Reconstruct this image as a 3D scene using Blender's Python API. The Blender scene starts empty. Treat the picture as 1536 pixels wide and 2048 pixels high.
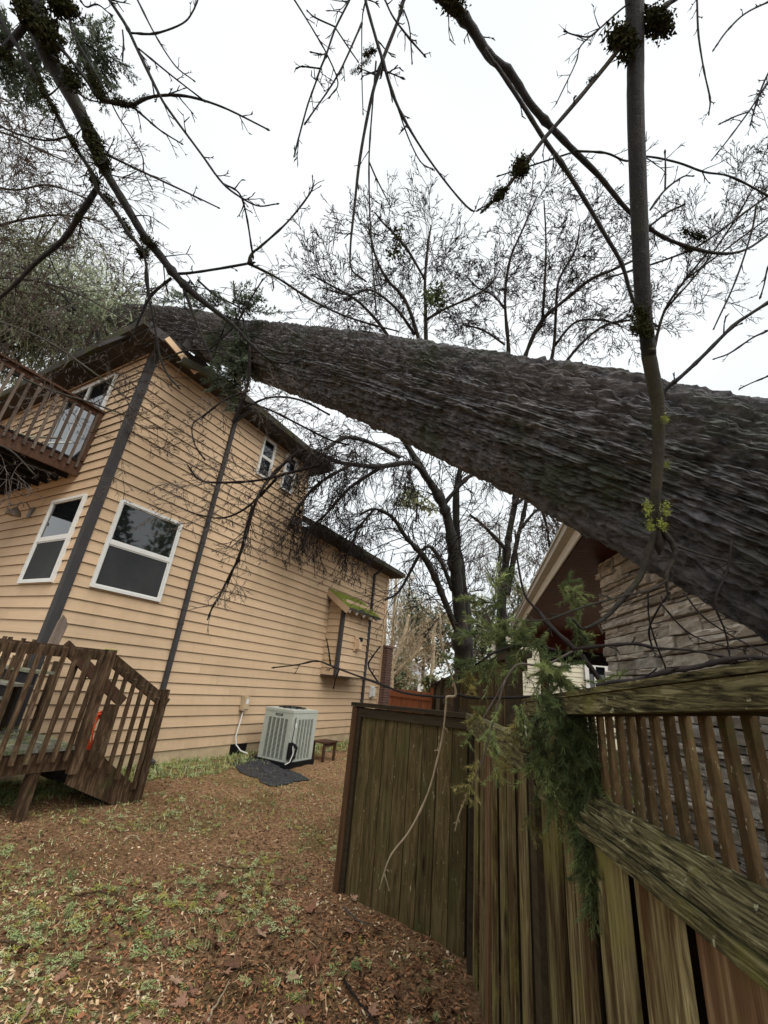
import bpy, math, random
import numpy as np
from mathutils import Matrix, Vector
random.seed(7)
rng = np.random.default_rng(11)
scene = bpy.context.scene
COL = scene.collection

# ------------------------------------------------------------------ camera
F, CX, CY, EYE = 830.0, 768.0, 1024.0, 1.67
_up = np.array([202., 2024., F]); _up /= np.linalg.norm(_up)
_fw = np.array([0, 0, 1.]); _fh = _fw - _fw.dot(_up) * _up; _fh /= np.linalg.norm(_fh)
_rt = np.cross(_up, _fh)
R = np.array([_rt, _fh, _up])
EYEP = np.array([0, 0, EYE])
cam_d = bpy.data.cameras.new('camera'); cam = bpy.data.objects.new('camera', cam_d); COL.objects.link(cam)
cam_d.sensor_fit = 'VERTICAL'; cam_d.sensor_height = 36.0; cam_d.sensor_width = 36.0
cam_d.lens = F / 2048 * 36.0
cam_d.clip_start = 0.02; cam_d.clip_end = 2000
M = Matrix.Identity(4)
for i in range(3):
    M[i][0] = R[i, 0]; M[i][1] = R[i, 1]; M[i][2] = -R[i, 2]; M[i][3] = EYEP[i]
cam.matrix_world = M
scene.camera = cam

# ------------------------------------------------------------------ light
SUN_AZ, SUN_EL = math.radians(148), math.radians(54)
world = bpy.data.worlds.new('World'); scene.world = world; world.use_nodes = True
wn = world.node_tree; wn.nodes.clear()
w_out = wn.nodes.new('ShaderNodeOutputWorld'); w_bg = wn.nodes.new('ShaderNodeBackground')
w_sky = wn.nodes.new('ShaderNodeTexSky'); w_sky.sky_type = 'NISHITA'; w_sky.sun_disc = False
w_sky.sun_elevation = SUN_EL; w_sky.sun_rotation = SUN_AZ
w_mix = wn.nodes.new('ShaderNodeMixRGB'); w_mix.inputs[0].default_value = 0.93
# even cloud cover with faint tone
w_tc = wn.nodes.new('ShaderNodeTexCoord'); w_no = wn.nodes.new('ShaderNodeTexNoise'); w_no.inputs['Scale'].default_value = 2.2; w_no.inputs['Detail'].default_value = 5
w_rp = wn.nodes.new('ShaderNodeValToRGB'); w_rp.color_ramp.elements[0].position = .3; w_rp.color_ramp.elements[1].position = .72
w_rp.color_ramp.elements[0].color = (.88, .90, .905, 1); w_rp.color_ramp.elements[1].color = (1, 1, .99, 1)
w_sc = wn.nodes.new('ShaderNodeMixRGB'); w_sc.blend_type = 'MULTIPLY'; w_sc.inputs[0].default_value = 1; w_sc.inputs[2].default_value = (3.35, 3.41, 3.40, 1)
wn.links.new(w_tc.outputs['Generated'], w_no.inputs['Vector']); wn.links.new(w_no.outputs['Fac'], w_rp.inputs[0]); wn.links.new(w_rp.outputs[0], w_sc.inputs[1]); wn.links.new(w_sc.outputs[0], w_mix.inputs[2])
wn.links.new(w_sky.outputs[0], w_mix.inputs[1]); wn.links.new(w_mix.outputs[0], w_bg.inputs[0])
w_bg.inputs[1].default_value = 0.13
wn.links.new(w_bg.outputs[0], w_out.inputs[0])
sun_d = bpy.data.lights.new('sun', 'SUN'); sun_d.energy = 1.5; sun_d.angle = math.radians(60); sun_d.color = (1, .97, .92)
sun = bpy.data.objects.new('sun', sun_d); COL.objects.link(sun)
_sd = Vector((math.sin(SUN_AZ) * math.cos(SUN_EL), math.cos(SUN_AZ) * math.cos(SUN_EL), math.sin(SUN_EL)))
sun.rotation_euler = _sd.to_track_quat('Z', 'Y').to_euler(); sun.location = (6, 2, 14)
scene.view_settings.view_transform = 'Standard'; scene.view_settings.look = 'None'
scene.view_settings.gamma = 1.0; scene.view_settings.use_curve_mapping = False
scene.view_settings.exposure = 1.36
try:
    scene.cycles.max_bounces = 5; scene.cycles.diffuse_bounces = 3; scene.cycles.glossy_bounces = 2
except Exception: pass

# ------------------------------------------------------------------ geometry helpers
def ray(x, y):
    d = R @ np.array([x - CX, CY - y, F]); return d / np.linalg.norm(d)
def P(x, y, d):                       # point seen along (x, y) of the photo at camera depth d
    return EYEP + R @ np.array([(x - CX) / F * d, (CY - y) / F * d, d])
def on_ground(x, y, z=0.0):
    d = ray(x, y); return EYEP + d * ((z - EYE) / d[2])
def on_plane(x, y, p0, n):
    d = ray(x, y); return EYEP + d * (np.dot(p0 - EYEP, n) / np.dot(d, n))
def norm(v):
    v = np.asarray(v, float); return v / (np.linalg.norm(v, axis=-1, keepdims=True) + 1e-12)

class MB:
    """collects geometry, then links it as one mesh object"""
    def __init__(s): s.v = []; s.f = {}; s.n = 0; s.m = {}
    def add(s, V, Fc, mi=0):
        V = np.asarray(V, float).reshape(-1, 3); Fc = np.asarray(Fc, int)
        if len(Fc) == 0: return
        k = Fc.shape[1]
        s.f.setdefault(k, []).append(Fc + s.n)
        mi = np.full(len(Fc), mi) if np.isscalar(mi) else np.asarray(mi)
        s.m.setdefault(k, []).append(mi)
        s.v.append(V); s.n += len(V)
    def hexa(s, V, mi=0):             # 8 corners: bottom ring 0-3, top ring 4-7
        s.add(V, [[0, 3, 2, 1], [4, 5, 6, 7], [0, 1, 5, 4], [1, 2, 6, 5], [2, 3, 7, 6], [3, 0, 4, 7]], mi)
    def box(s, a, b, mi=0):
        x0, y0, z0 = np.minimum(a, b); x1, y1, z1 = np.maximum(a, b)
        s.hexa([(x0, y0, z0), (x1, y0, z0), (x1, y1, z0), (x0, y1, z0), (x0, y0, z1), (x1, y0, z1), (x1, y1, z1), (x0, y1, z1)], mi)
    def obox(s, c, X, Y, Z, mi=0):    # centre and three half-axis vectors
        c, X, Y, Z = [np.asarray(q, float) for q in (c, X, Y, Z)]
        s.hexa([c - X - Y - Z, c + X - Y - Z, c + X + Y - Z, c - X + Y - Z, c - X - Y + Z, c + X - Y + Z, c + X + Y + Z, c - X + Y + Z], mi)
    def bar(s, p, q, w, h, up=(0, 0, 1), mi=0):   # beam from p to q, w across, h along up
        p, q = np.asarray(p, float), np.asarray(q, float); d = q - p
        L = np.linalg.norm(d); d = d / L; up = np.asarray(up, float)
        side = norm(np.cross(d, up)); u2 = np.cross(side, d)
        s.obox((p + q) / 2, d * L / 2, side * w / 2, u2 * h / 2, mi)
    def prism(s, prof, axis_a, axis_b, ext, origin=(0, 0, 0), mi=0, side=None):
        prof = np.asarray(prof, float); o = np.asarray(origin, float)
        A, B, E_ = [np.asarray(q, float) for q in (axis_a, axis_b, ext)]
        n = len(prof); r0 = o + prof[:, :1] * A + prof[:, 1:] * B; r1 = r0 + E_
        base = s.n
        s.add(np.vstack([r0, r1]), [[i, (i + 1) % n, n + (i + 1) % n, n + i] for i in range(n)], mi if side is None else np.array(side))
        s.f.setdefault(n, []).append(np.array([list(range(n))[::-1], [n + i for i in range(n)]]) + base)
        s.m.setdefault(n, []).append(np.full(2, mi))
    def tubes(s, PT, RD, n=4, mi=0, cap=False):   # PT (m,k,3), RD (m,k)
        PT = np.asarray(PT, float); RD = np.asarray(RD, float)
        if PT.ndim == 2: PT = PT[None]; RD = RD[None]
        m, k, _ = PT.shape
        if m == 0: return
        T = np.gradient(PT, axis=1); T = norm(T)
        ref = np.where(np.abs(T[:, :1, 2:]) > .85, np.array([1., 0.03, 0]), np.array([0.02, 0, 1.]))
        X = norm(np.cross(T, np.broadcast_to(ref, T.shape))); Y = np.cross(T, X)
        a = np.arange(n) * 2 * math.pi / n
        V = PT[:, :, None] + RD[:, :, None, None] * (X[:, :, None] * np.cos(a)[:, None] + Y[:, :, None] * np.sin(a)[:, None])
        idx = np.arange(m * k * n).reshape(m, k, n)
        A = idx[:, :-1]; B = idx[:, 1:]
        Fc = np.stack([A, np.roll(A, -1, 2), np.roll(B, -1, 2), B], -1).reshape(-1, 4)
        base = s.n
        s.add(V.reshape(-1, 3), Fc, mi)
        if cap and n >= 3:
            s.f.setdefault(n, []).append(np.vstack([idx[:, 0][:, ::-1], idx[:, -1]]) + base)
            s.m.setdefault(n, []).append(np.full(2 * m, mi))
    def mesh(s, name, mats, smooth=False):
        me = bpy.data.meshes.new(name)
        V = np.vstack(s.v); ks = sorted(s.f)
        loops = np.concatenate([np.vstack(s.f[k]).ravel() for k in ks])
        tot = np.concatenate([np.full(sum(len(q) for q in s.f[k]), k) for k in ks])
        mi = np.concatenate([np.concatenate(s.m[k]) for k in ks])
        st = np.concatenate([[0], np.cumsum(tot)[:-1]])
        me.vertices.add(len(V)); me.vertices.foreach_set('co', V.astype(np.float32).ravel())
        me.loops.add(len(loops)); me.loops.foreach_set('vertex_index', loops.astype(np.int32))
        me.polygons.add(len(tot)); me.polygons.foreach_set('loop_start', st.astype(np.int32))
        me.polygons.foreach_set('loop_total', tot.astype(np.int32))
        me.polygons.foreach_set('material_index', mi.astype(np.int32))
        me.polygons.foreach_set('use_smooth', np.full(len(tot), smooth))
        for m in (mats if isinstance(mats, (list, tuple)) else [mats]): me.materials.append(m)
        me.update(calc_edges=True); me.validate()
        return me
    def build(s, name, mats, parent=None, smooth=False, loc=None, rot=None):
        return link(name, s.mesh(name, mats, smooth), parent, loc, rot)

def link(name, me, parent=None, loc=None, rot=None):
    o = bpy.data.objects.new(name, me); COL.objects.link(o)
    if parent is not None: o.parent = parent
    if loc is not None: o.location = loc
    if rot is not None: o.rotation_euler = rot
    return o
def tag(o, label=None, cat=None, group=None, kind=None):
    if label: o['label'] = label
    if cat: o['category'] = cat
    if group: o['group'] = group
    if kind: o['kind'] = kind
    return o
def thing(name, label, cat, loc=(0, 0, 0), rotz=0., group=None):
    o = bpy.data.objects.new(name, None); COL.objects.link(o); o.empty_display_size = .2
    o.location = loc; o.rotation_euler = (0, 0, rotz)
    return tag(o, label, cat, group)

def _h(ix, iy, iz):
    ix, iy, iz = [q.astype(np.int64) for q in (ix, iy, iz)]
    h = (ix * 374761393 + iy * 668265263 + iz * 2147483647 ^ (ix * 1274126177 + iz * 97531)) & 0xffffffff
    h = ((h ^ (h >> 13)) * 1274126177) & 0xffffffff
    return ((h ^ (h >> 16)) & 0xffff) / 65535.0
def vnoise(x, y, z=None):
    x = np.asarray(x, float); y = np.asarray(y, float); z = np.zeros_like(x) if z is None else np.asarray(z, float)
    fx, fy, fz = np.floor(x), np.floor(y), np.floor(z); u, v, w = x - fx, y - fy, z - fz
    u, v, w = [q * q * (3 - 2 * q) for q in (u, v, w)]
    r = 0
    for a in (0, 1):
        for b in (0, 1):
            for c in (0, 1):
                r = r + _h(fx + a, fy + b, fz + c) * (u if a else 1 - u) * (v if b else 1 - v) * (w if c else 1 - w)
    return r
def fbm(x, y, z=None, o=4):
    r = 0; a = .5; s = 1.
    for i in range(o):
        r = r + a * vnoise(x * s + 17.3 * i, y * s + 5.1 * i, None if z is None else z * s + 9.7 * i); a *= .5; s *= 2.03
    return r / (1 - .5 ** o)

# ------------------------------------------------------------------ materials
class Mat:
    def __init__(s, name, rough=.8, spec=.3):
        s.m = bpy.data.materials.new(name); s.m.use_nodes = True; s.t = s.m.node_tree; s.t.nodes.clear()
        s.o = s.n('ShaderNodeOutputMaterial'); s.b = s.n('ShaderNodeBsdfPrincipled')
        s.t.links.new(s.b.outputs[0], s.o.inputs[0])
        s.b.inputs['Roughness'].default_value = rough; s.b.inputs['Specular IOR Level'].default_value = spec
        s._tc = None; s._oi = None
    def n(s, t): return s.t.nodes.new(t)
    def l(s, a, b): s.t.links.new(a, b)
    def coord(s, scale=(1, 1, 1), rand=True, rot=(0, 0, 0)):
        if s._tc is None: s._tc = s.n('ShaderNodeTexCoord'); s._oi = s.n('ShaderNodeObjectInfo')
        mp = s.n('ShaderNodeMapping'); mp.inputs['Scale'].default_value = scale; mp.inputs['Rotation'].default_value = rot
        s.l(s._tc.outputs['Object'], mp.inputs['Vector'])
        if rand:
            mu = s.n('ShaderNodeMath'); mu.operation = 'MULTIPLY'; mu.inputs[1].default_value = 37.0
            s.l(s._oi.outputs['Random'], mu.inputs[0]); s.l(mu.outputs[0], mp.inputs['Location'])
        return mp.outputs[0]
    def rnd(s):
        if s._tc is None: s._tc = s.n('ShaderNodeTexCoord'); s._oi = s.n('ShaderNodeObjectInfo')
        return s._oi.outputs['Random']
    def noise(s, vec, scale=1., detail=4., rough=.6, dist=0.):
        q = s.n('ShaderNodeTexNoise'); q.inputs['Scale'].default_value = scale; q.inputs['Detail'].default_value = detail
        q.inputs['Roughness'].default_value = rough; q.inputs['Distortion'].default_value = dist
        s.l(vec, q.inputs['Vector']); return q.outputs['Fac']
    def vor(s, vec, scale=1., feat='F1', out='Distance'):
        q = s.n('ShaderNodeTexVoronoi'); q.feature = feat; q.inputs['Scale'].default_value = scale
        s.l(vec, q.inputs['Vector']); return q.outputs[out]
    def ramp(s, fac, stops, interp='LINEAR'):
        q = s.n('ShaderNodeValToRGB'); e = q.color_ramp; e.interpolation = interp
        while len(e.elements) < len(stops): e.elements.new(.5)
        for el, (p, c) in zip(e.elements, stops):
            el.position = p; el.color = (c, c, c, 1) if np.isscalar(c) else (*c, 1)
        s.l(fac, q.inputs[0]); return q.outputs[0]
    def mix(s, fac, a, b, mode='MIX'):
        q = s.n('ShaderNodeMixRGB'); q.blend_type = mode
        for sock, v in zip(q.inputs, (fac, a, b)):
            if hasattr(v, 'is_output'): s.l(v, sock)
            else: sock.default_value = v if np.isscalar(v) else (*v, 1)
        return q.outputs[0]
    def math(s, op, a, b=0.):
        q = s.n('ShaderNodeMath'); q.operation = op
        for sock, v in zip(q.inputs, (a, b)):
            if hasattr(v, 'is_output'): s.l(v, sock)
            else: sock.default_value = v
        return q.outputs[0]
    def color(s, c):
        if hasattr(c, 'is_output'): s.l(c, s.b.inputs['Base Color'])
        else: s.b.inputs['Base Color'].default_value = (*c, 1)
        return s
    def bump(s, h, strength=.5, dist=.01):
        q = s.n('ShaderNodeBump'); q.inputs['Strength'].default_value = strength; q.inputs['Distance'].default_value = dist
        s.l(h, q.inputs['Height']); s.l(q.outputs[0], s.b.inputs['Normal']); return s
    def tint(s, c, amt=.15):          # per-object brightness
        r = s.ramp(s.rnd(), [(0, 1 - amt), (1, 1 + amt)]); return s.mix(1., c, r, 'MULTIPLY')

def leafmat(name, c, rough=.6, var=.35, scale=9.):
    m = Mat(name, rough, .1); f = m.noise(m.coord(), scale, 4); k = m.mix(1., c, m.ramp(f, [(.25, 1 - var), (.75, 1 + var)]), 'MULTIPLY'); m.color(k)
    t = m.n('ShaderNodeBsdfTranslucent'); k = m.tint(k, .4); m.color(k); m.l(k, t.inputs[0]); x = m.n('ShaderNodeMixShader'); x.inputs[0].default_value = .4
    m.l(m.b.outputs[0], x.inputs[1]); m.l(t.outputs[0], x.inputs[2]); m.l(x.outputs[0], m.o.inputs[0]); return m.m
def plain(name, c, rough=.7, var=.12, scale=6., spec=.08, bump=.0):
    m = Mat(name, rough, spec); v = m.coord(); f = m.noise(v, scale, 5)
    k = m.ramp(f, [(.25, 1 - var), (.75, 1 + var)])
    m.color(m.mix(1., c, k, 'MULTIPLY'))
    if bump: m.bump(m.noise(v, scale * 8, 4), bump, .005)
    return m.m
def wood(name, stops, grain=(40, 40, 3), moss=None, fleck=None, tint=.2, rough=.75, moss_lo=.5, bumpk=.5, streak=None, iso=0, knots=None, dist=.4):
    m = Mat(name, rough, .06); v = m.coord(grain)
    f = m.noise(v, 1., 8, .7, dist); c = m.ramp(f, stops)
    if streak:
        f4 = m.noise(m.coord([g * .35 if g > 10 else g * .5 for g in grain]), 1., 4, .7)
        c = m.mix(m.ramp(f4, [(.5, 0), (.66, 1)]), c, streak)
    if moss:
        f2 = m.noise(m.coord((3, 3, 2)), 1., 6, .7); c = m.mix(m.ramp(f2, [(moss_lo, 0), (moss_lo + .16, .85)]), c, moss)
    if fleck:
        f3 = m.noise(m.coord((iso, iso, iso) if iso else [g * 1.8 if g > 10 else g * 6 for g in grain]), 1., 5, .65)
        c = m.mix(m.ramp(f3, [(.64, 0), (.70, .85)]), c, fleck)
    if knots:
        kd = m.vor(m.coord(knots), 1.); c = m.mix(m.ramp(kd, [(.03, .95), (.11, .0)]), c, (.02, .010, .005))
    m.color(m.tint(c, tint)); m.bump(f, bumpk, .004); return m.m

def siding_mat():
    m = Mat('siding_paint', .7, .12); g = m.noise(m.coord((2.5, 2.5, 60)), 1., 5, .6)
    d = m.noise(m.coord((.7, .7, 1.5)), 1., 5, .65)
    c = m.mix(m.ramp(d, [(.3, 0), (.75, 1)]), (.60, .44, .288), (.53, .375, .235))
    c = m.mix(1., c, m.ramp(g, [(.3, .93), (.7, 1.05)]), 'MULTIPLY')
    sp = m.noise(m.coord((14, 14, 14)), 1., 5, .7)
    c = m.mix(m.ramp(sp, [(.62, 0), (.8, .35)]), c, (.33, .24, .14))
    ge = m.n('ShaderNodeNewGeometry'); sep = m.n('ShaderNodeSeparateXYZ'); m.l(ge.outputs['Position'], sep.inputs[0])
    mp = m.n('ShaderNodeMapping'); mp.inputs['Scale'].default_value = (1.3, 1.3, .45); m.l(ge.outputs['Position'], mp.inputs['Vector'])
    st = m.ramp(m.noise(mp.outputs[0], 1., 6, .7), [(.48, 0), (.75, .45)]); low = m.ramp(m.math('MULTIPLY', sep.outputs[2], .8), [(.1, .55), (.6, 0)])
    sn = m.noise(mp.outputs[0], 5., 5, .7); c = m.mix(m.math('MAXIMUM', st, m.math('MULTIPLY', low, m.ramp(sn, [(.35, 0), (.6, 1)]))), c, (.36, .27, .165))
    m.color(m.tint(c, .06)); m.bump(g, .25, .003); return m.m
def bark_mat(name, dark, light, moss=(.055, .07, .03), sc=1.):
    m = Mat(name, .6, .13); v = m.coord((3 * sc, 3 * sc, 3 * sc), False)
    f = m.noise(v, 4., 8, .7); c = m.ramp(f, [(.3, dark), (.7, light)])
    f2 = m.noise(v, .55, 5, .65); c = m.mix(m.ramp(f2, [(.5, 0), (.68, .75)]), c, moss)
    f3 = m.noise(v, 9., 4, .7); c = m.mix(m.ramp(f3, [(.58, 0), (.74, .5)]), c, (.17, .13, .105))
    f4 = m.noise(v, .33, 4, .6); c = m.mix(m.ramp(f4, [(.54, 0), (.68, .3)]), c, (.15, .105, .085)); m.color(c); m.bump(m.noise(v, 16., 9, .8), 1., .018); return m.m

MT = {}
MT['siding'] = siding_mat()
MT['edge'] = plain('lap_shade_edge', (.06, .042, .03), .9)  # dark colour paints the shade line under each siding lap
MT['trim'] = plain('dark_trim_paint', (.055, .052, .052), .6)
MT['white'] = plain('white_vinyl', (.68, .68, .65), .45, .06)
MT['roof'] = plain('roof_shingle', (.06, .056, .053), .9, .35, 20, bump=.6)
MT['soffit'] = plain('soffit_paint', (.055, .047, .042), .8)
MT['gutter'] = wood('mossy_gutter', [(.3, (.05, .05, .048)), (.7, (.09, .085, .075))], (4, 4, 4), moss=(.07, .075, .03), moss_lo=.45)
MT['concrete'] = plain('foundation_paint', (.46, .36, .23), .9, .2, 5)
MT['dark'] = plain('black_plastic', (.012, .012, .013), .5)
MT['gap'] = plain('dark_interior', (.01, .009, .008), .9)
MT['cream'] = plain('cream_siding', (.68, .65, .5), .7, .06)
MT['metal'] = plain('aged_metal', (.2, .17, .14), .5)
g = Mat('window_glass', .03, .8); g.color((.006, .008, .009)); g.b.inputs['IOR'].default_value = 1.6; MT['glass'] = g.m
m = Mat('insect_screen', .8, .2); f = m.noise(m.coord((2, 2, 2)), 1., 4); m.color(m.ramp(f, [(.3, (.028, .031, .032)), (.7, (.045, .048, .048))])); MT['screen'] = m.m
MT['stairwood'] = wood('weathered_stair_wood', [(.28, (.014, .009, .006)), (.5, (.062, .038, .022)), (.72, (.18, .125, .08))], (25, 25, 4), moss=(.05, .052, .022), moss_lo=.56)
MT['railwood'] = wood('red_brown_wood', [(.25, (.035, .018, .012)), (.6, (.10, .054, .036)), (.85, (.17, .11, .08))], (20, 20, 4), moss=(.07, .055, .035), moss_lo=.55)
MT['greywood'] = wood('grey_broken_wood', [(.2, (.12, .09, .07)), (.6, (.26, .2, .16)), (.85, (.38, .31, .25))], (20, 20, 4))
MT['balusterwood'] = wood('grey_brown_balusters', [(.2, (.05, .036, .028)), (.6, (.13, .10, .08)), (.85, (.24, .2, .165))], (20, 20, 4))
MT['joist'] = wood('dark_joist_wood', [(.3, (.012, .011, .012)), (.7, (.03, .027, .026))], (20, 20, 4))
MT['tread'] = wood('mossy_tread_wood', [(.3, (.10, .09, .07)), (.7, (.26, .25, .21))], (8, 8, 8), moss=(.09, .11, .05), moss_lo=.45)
MT['panelwood'] = wood('dark_wet_cedar', [(.26, (.020, .013, .006)), (.5, (.075, .054, .023)), (.76, (.165, .125, .062))], (26, 26, 2.4), knots=(5, 5, 1.1), dist=1., moss=(.065, .064, .024), fleck=(.34, .29, .19), tint=.2, moss_lo=.5, bumpk=.7)
MT['boardwood'] = wood('algae_cedar', [(.28, (.020, .012, .005)), (.43, (.090, .062, .030)), (.57, (.22, .175, .085)), (.74, (.46, .40, .22))], (26, 26, 2.0), knots=(4, 4, 1.3), dist=1.3, moss=(.21, .19, .055), tint=.32, moss_lo=.5, bumpk=1., streak=(.055, .028, .012))
MT['redboard'] = wood('red_cedar_board', [(.27, (.030, .014, .007)), (.5, (.125, .068, .036)), (.73, (.32, .23, .13))], (34, 34, 1.5), moss=(.12, .09, .03), tint=.25, moss_lo=.52, bumpk=.8)
MT['slatwood'] = wood('slat_cedar', [(.22, (.014, .009, .004)), (.5, (.065, .042, .020)), (.8, (.17, .12, .062))], (40, 40, 3), moss=(.05, .05, .018), tint=.35, fleck=(.34, .3, .22), moss_lo=.52)
MT['capwood'] = wood('mossy_cap_cedar', [(.34, (.006, .005, .003)), (.45, (.055, .048, .024)), (.56, (.16, .14, .07)), (.72, (.44, .40, .24))], (7, 80, 80), iso=34, dist=1.2, moss=(.15, .14, .035), tint=.08, fleck=(.40, .40, .26), moss_lo=.56, bumpk=1.2)
MT['darkrail'] = wood('dark_rail_cedar', [(.22, (.02, .014, .009)), (.7, (.06, .045, .028))], (3, 30, 30), moss=(.07, .065, .03), moss_lo=.58)
MT['postbrown'] = wood('brown_post_cedar', [(.22, (.045, .022, .011)), (.7, (.10, .055, .03))], (30, 30, 2))
MT['redfence'] = wood('orange_cedar', [(.22, (.13, .045, .02)), (.7, (.28, .10, .045))], (30, 30, 3))
MT['soffred'] = wood('stained_red_soffit', [(.25, (.045, .011, .010)), (.75, (.09, .025, .019))], (3, 25, 25), tint=.12, rough=.5)
MT['ac'] = plain('ac_paint', (.42, .45, .395), .5, .1)
MT['acfin'] = plain('ac_coil', (.035, .036, .033), .7, .3, 40)
MT['orange'] = plain('orange_cable', (.75, .09, .03), .5)
MT['bark'] = bark_mat('fir_bark', (.026, .028, .033), (.235, .228, .232), (.052, .070, .034))
MT['limb'] = bark_mat('wet_limb_bark', (.014, .014, .016), (.05, .047, .045), (.045, .05, .025), 3)
MT['limbgrey'] = bark_mat('grey_green_limb_bark', (.022, .021, .019), (.075, .068, .054), (.07, .075, .03), 3)
MT['twig'] = plain('dark_twig', (.022, .018, .017), .8, .3, 12)
MT['twiggrey'] = plain('grey_twig', (.085, .07, .06), .8, .3, 12)
MT['twigpale'] = plain('pale_dry_twig', (.30, .24, .16), .8, .25, 12)
MT['tree'] = bark_mat('dark_tree_bark', (.010, .011, .012), (.04, .037, .033), (.04, .045, .022), 1)
MT['birch'] = wood('birch_bark', [(.35, (.22, .17, .11)), (.5, (.55, .47, .34)), (.8, (.66, .58, .44))], (3, 3, 14), tint=.08)
MT['moss'] = plain('moss_tuft', (.075, .085, .022), .95, .4, 30)
MT['mossdark'] = plain('dark_moss_tuft', (.028, .03, .012), .95, .4, 30)
MT['mossbright'] = plain('bright_moss_tuft', (.26, .30, .07), .95, .3, 30)
MT['needle'] = leafmat('fir_needles', (.215, .255, .10))
MT['needle2'] = leafmat('fir_needles_dark', (.125, .16, .07))
MT['needledry'] = leafmat('fir_needles_yellowing', (.27, .24, .09))
MT['cedar'] = leafmat('cedar_leaf', (.095, .12, .08))
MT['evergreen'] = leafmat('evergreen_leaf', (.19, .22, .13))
MT['evergreen2'] = leafmat('evergreen_leaf_pale', (.34, .37, .25))  # leaf colour lightened to imitate the veiling haze over the left conifer
# ------------------------------------------------------------------ ground
AU = math.radians(30.1)
US = np.array([math.sin(AU), math.cos(AU), 0]); NS = np.array([US[1], -US[0], 0])
HC = NS * (-8.2614 * .88) + US * (3.62 * .88)            # near corner of the beige house
def gh(x, y):
    x = np.asarray(x, float); y = np.asarray(y, float)
    t = np.clip(((x - HC[0]) * NS[0] + (y - HC[1]) * NS[1]) / 4.6, 0, 1)
    z = -.19 * t * t * (3 - 2 * t)
    near = np.clip(1 - np.hypot(x, y - 6) / 22, 0, 1)
    return z + near * ((fbm(x * 1.3 + 40, y * 1.3 + 9, o=3) - .5) * .09 + (fbm(x * 7 + 3, y * 7 + 80, o=2) - .5) * .025)
def spaced(a, b, near, far):
    s = list(np.arange(a, b, near)); st = near
    hi, lo = b, a
    while hi < far: hi += st; s.append(hi); st *= 1.22
    st = near
    while lo > -far: lo -= st; s.append(lo); st *= 1.22
    return np.sort(np.array(s))
gx = spaced(-7, 3, .05, 500); gy = spaced(0, 13, .05, 500)
GX, GY = np.meshgrid(gx, gy); GZ = gh(GX, GY)
mb = MB(); nx, ny = len(gx), len(gy); idx = np.arange(nx * ny).reshape(ny, nx)
mb.add(np.stack([GX, GY, GZ], -1).reshape(-1, 3), np.stack([idx[:-1, :-1], idx[:-1, 1:], idx[1:, 1:], idx[1:, :-1]], -1).reshape(-1, 4))
m = Mat('leaf_litter_soil', .95, .03); v = m.coord((1, 1, 1), False)
f1 = m.noise(v, 26., 8, .75); f2 = m.noise(v, 1.1, 6, .7); f3 = m.noise(v, 60., 4, .7); f4 = m.noise(v, .55, 4, .6)
c = m.ramp(f1, [(.32, (.02, .012, .008)), (.43, (.17, .095, .05)), (.56, (.36, .22, .125)), (.72, (.58, .42, .26))])
c = m.mix(m.ramp(f2, [(.48, 0), (.66, .75)]), c, m.ramp(f3, [(.3, (.05, .05, .02)), (.7, (.22, .20, .075))]))
c = m.mix(m.ramp(f4, [(.45, 0), (.62, .45)]), c, (.16, .078, .045))
m.color(c); m.bump(m.noise(v, 45., 8, .8), 1., .03)
tag(mb.build('ground', m.m, smooth=True), kind='structure')

# ------------------------------------------------------------------ beige house
house = thing('house', 'large beige house with lap siding and dark trim that the fallen trunk rests on', 'house', (HC[0], HC[1], 0), math.atan2(US[1], US[0]))
def HW(x, y, z): return HC + US * x - NS * y + np.array([0, 0, z])
def HL(p):
    d = np.asarray(p) - HC; return np.array([d @ US, -d @ NS, d[2]])
def hpx(px, py, y=0.): return HL(on_plane(px, py, HC - NS * y, NS))
def hpx_x(px, py, x=0.): return HL(on_plane(px, py, HC + US * x, US))
UPX, LOX, WID, EZ1, EZ2 = 4.88, 10.15, 8.0, 7.12, 5.30
mb = MB(); mb.box((.003, .003, .02), (UPX - .003, WID, EZ1 + .05)); mb.box((UPX - .003, .003, .02), (LOX - .003, WID, EZ2 + .05)); mb.build('wall', MT['siding'], house)
mb = MB(); mb.box((-.012, -.012, -.6), (LOX, WID, .2)); mb.build('foundation', MT['concrete'], house)
EXPO = .185
prof = [(0, .024), (-.020, .024), (-.020, 0), (-.034, 0), (-.006, EXPO + .023), (0, EXPO + .023)]
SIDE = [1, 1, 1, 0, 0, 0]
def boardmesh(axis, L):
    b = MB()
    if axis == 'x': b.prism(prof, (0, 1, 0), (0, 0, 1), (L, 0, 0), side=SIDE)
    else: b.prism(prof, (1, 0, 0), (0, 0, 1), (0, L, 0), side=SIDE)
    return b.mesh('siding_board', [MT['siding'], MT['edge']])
bm_x = boardmesh('x', 1.); bm_y = boardmesh('y', 1.); rj = random.Random(3)
def course(axis, L, z):                # one course of boards butted end to end
    a = .06; cut = rj.uniform(1.2, 3.6)
    while a < L - .02:
        e = min(a + cut, L)
        if L - e < .5: e = L
        o = link('siding_board', bm_x if axis == 'x' else bm_y, house, (a, 0, z) if axis == 'x' else (0, a, z)); o.scale = (e - a - .003, 1, 1) if axis == 'x' else (1, e - a - .003, 1)
        a = e; cut = 3.6
k = 0; z = .2
while z < EZ1 - .05:
    full = z < EZ2 - .05
    course('x', LOX - .01 if full else UPX - .01, z); course('y', 5.5, z)
    z += EXPO
mb = MB(); mb.box((-.045, -.045, .12), (.085, .0, EZ1)); mb.box((-.045, 0, .12), (0, .085, EZ1)); mb.build('corner_trim', MT['trim'], house)
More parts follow.
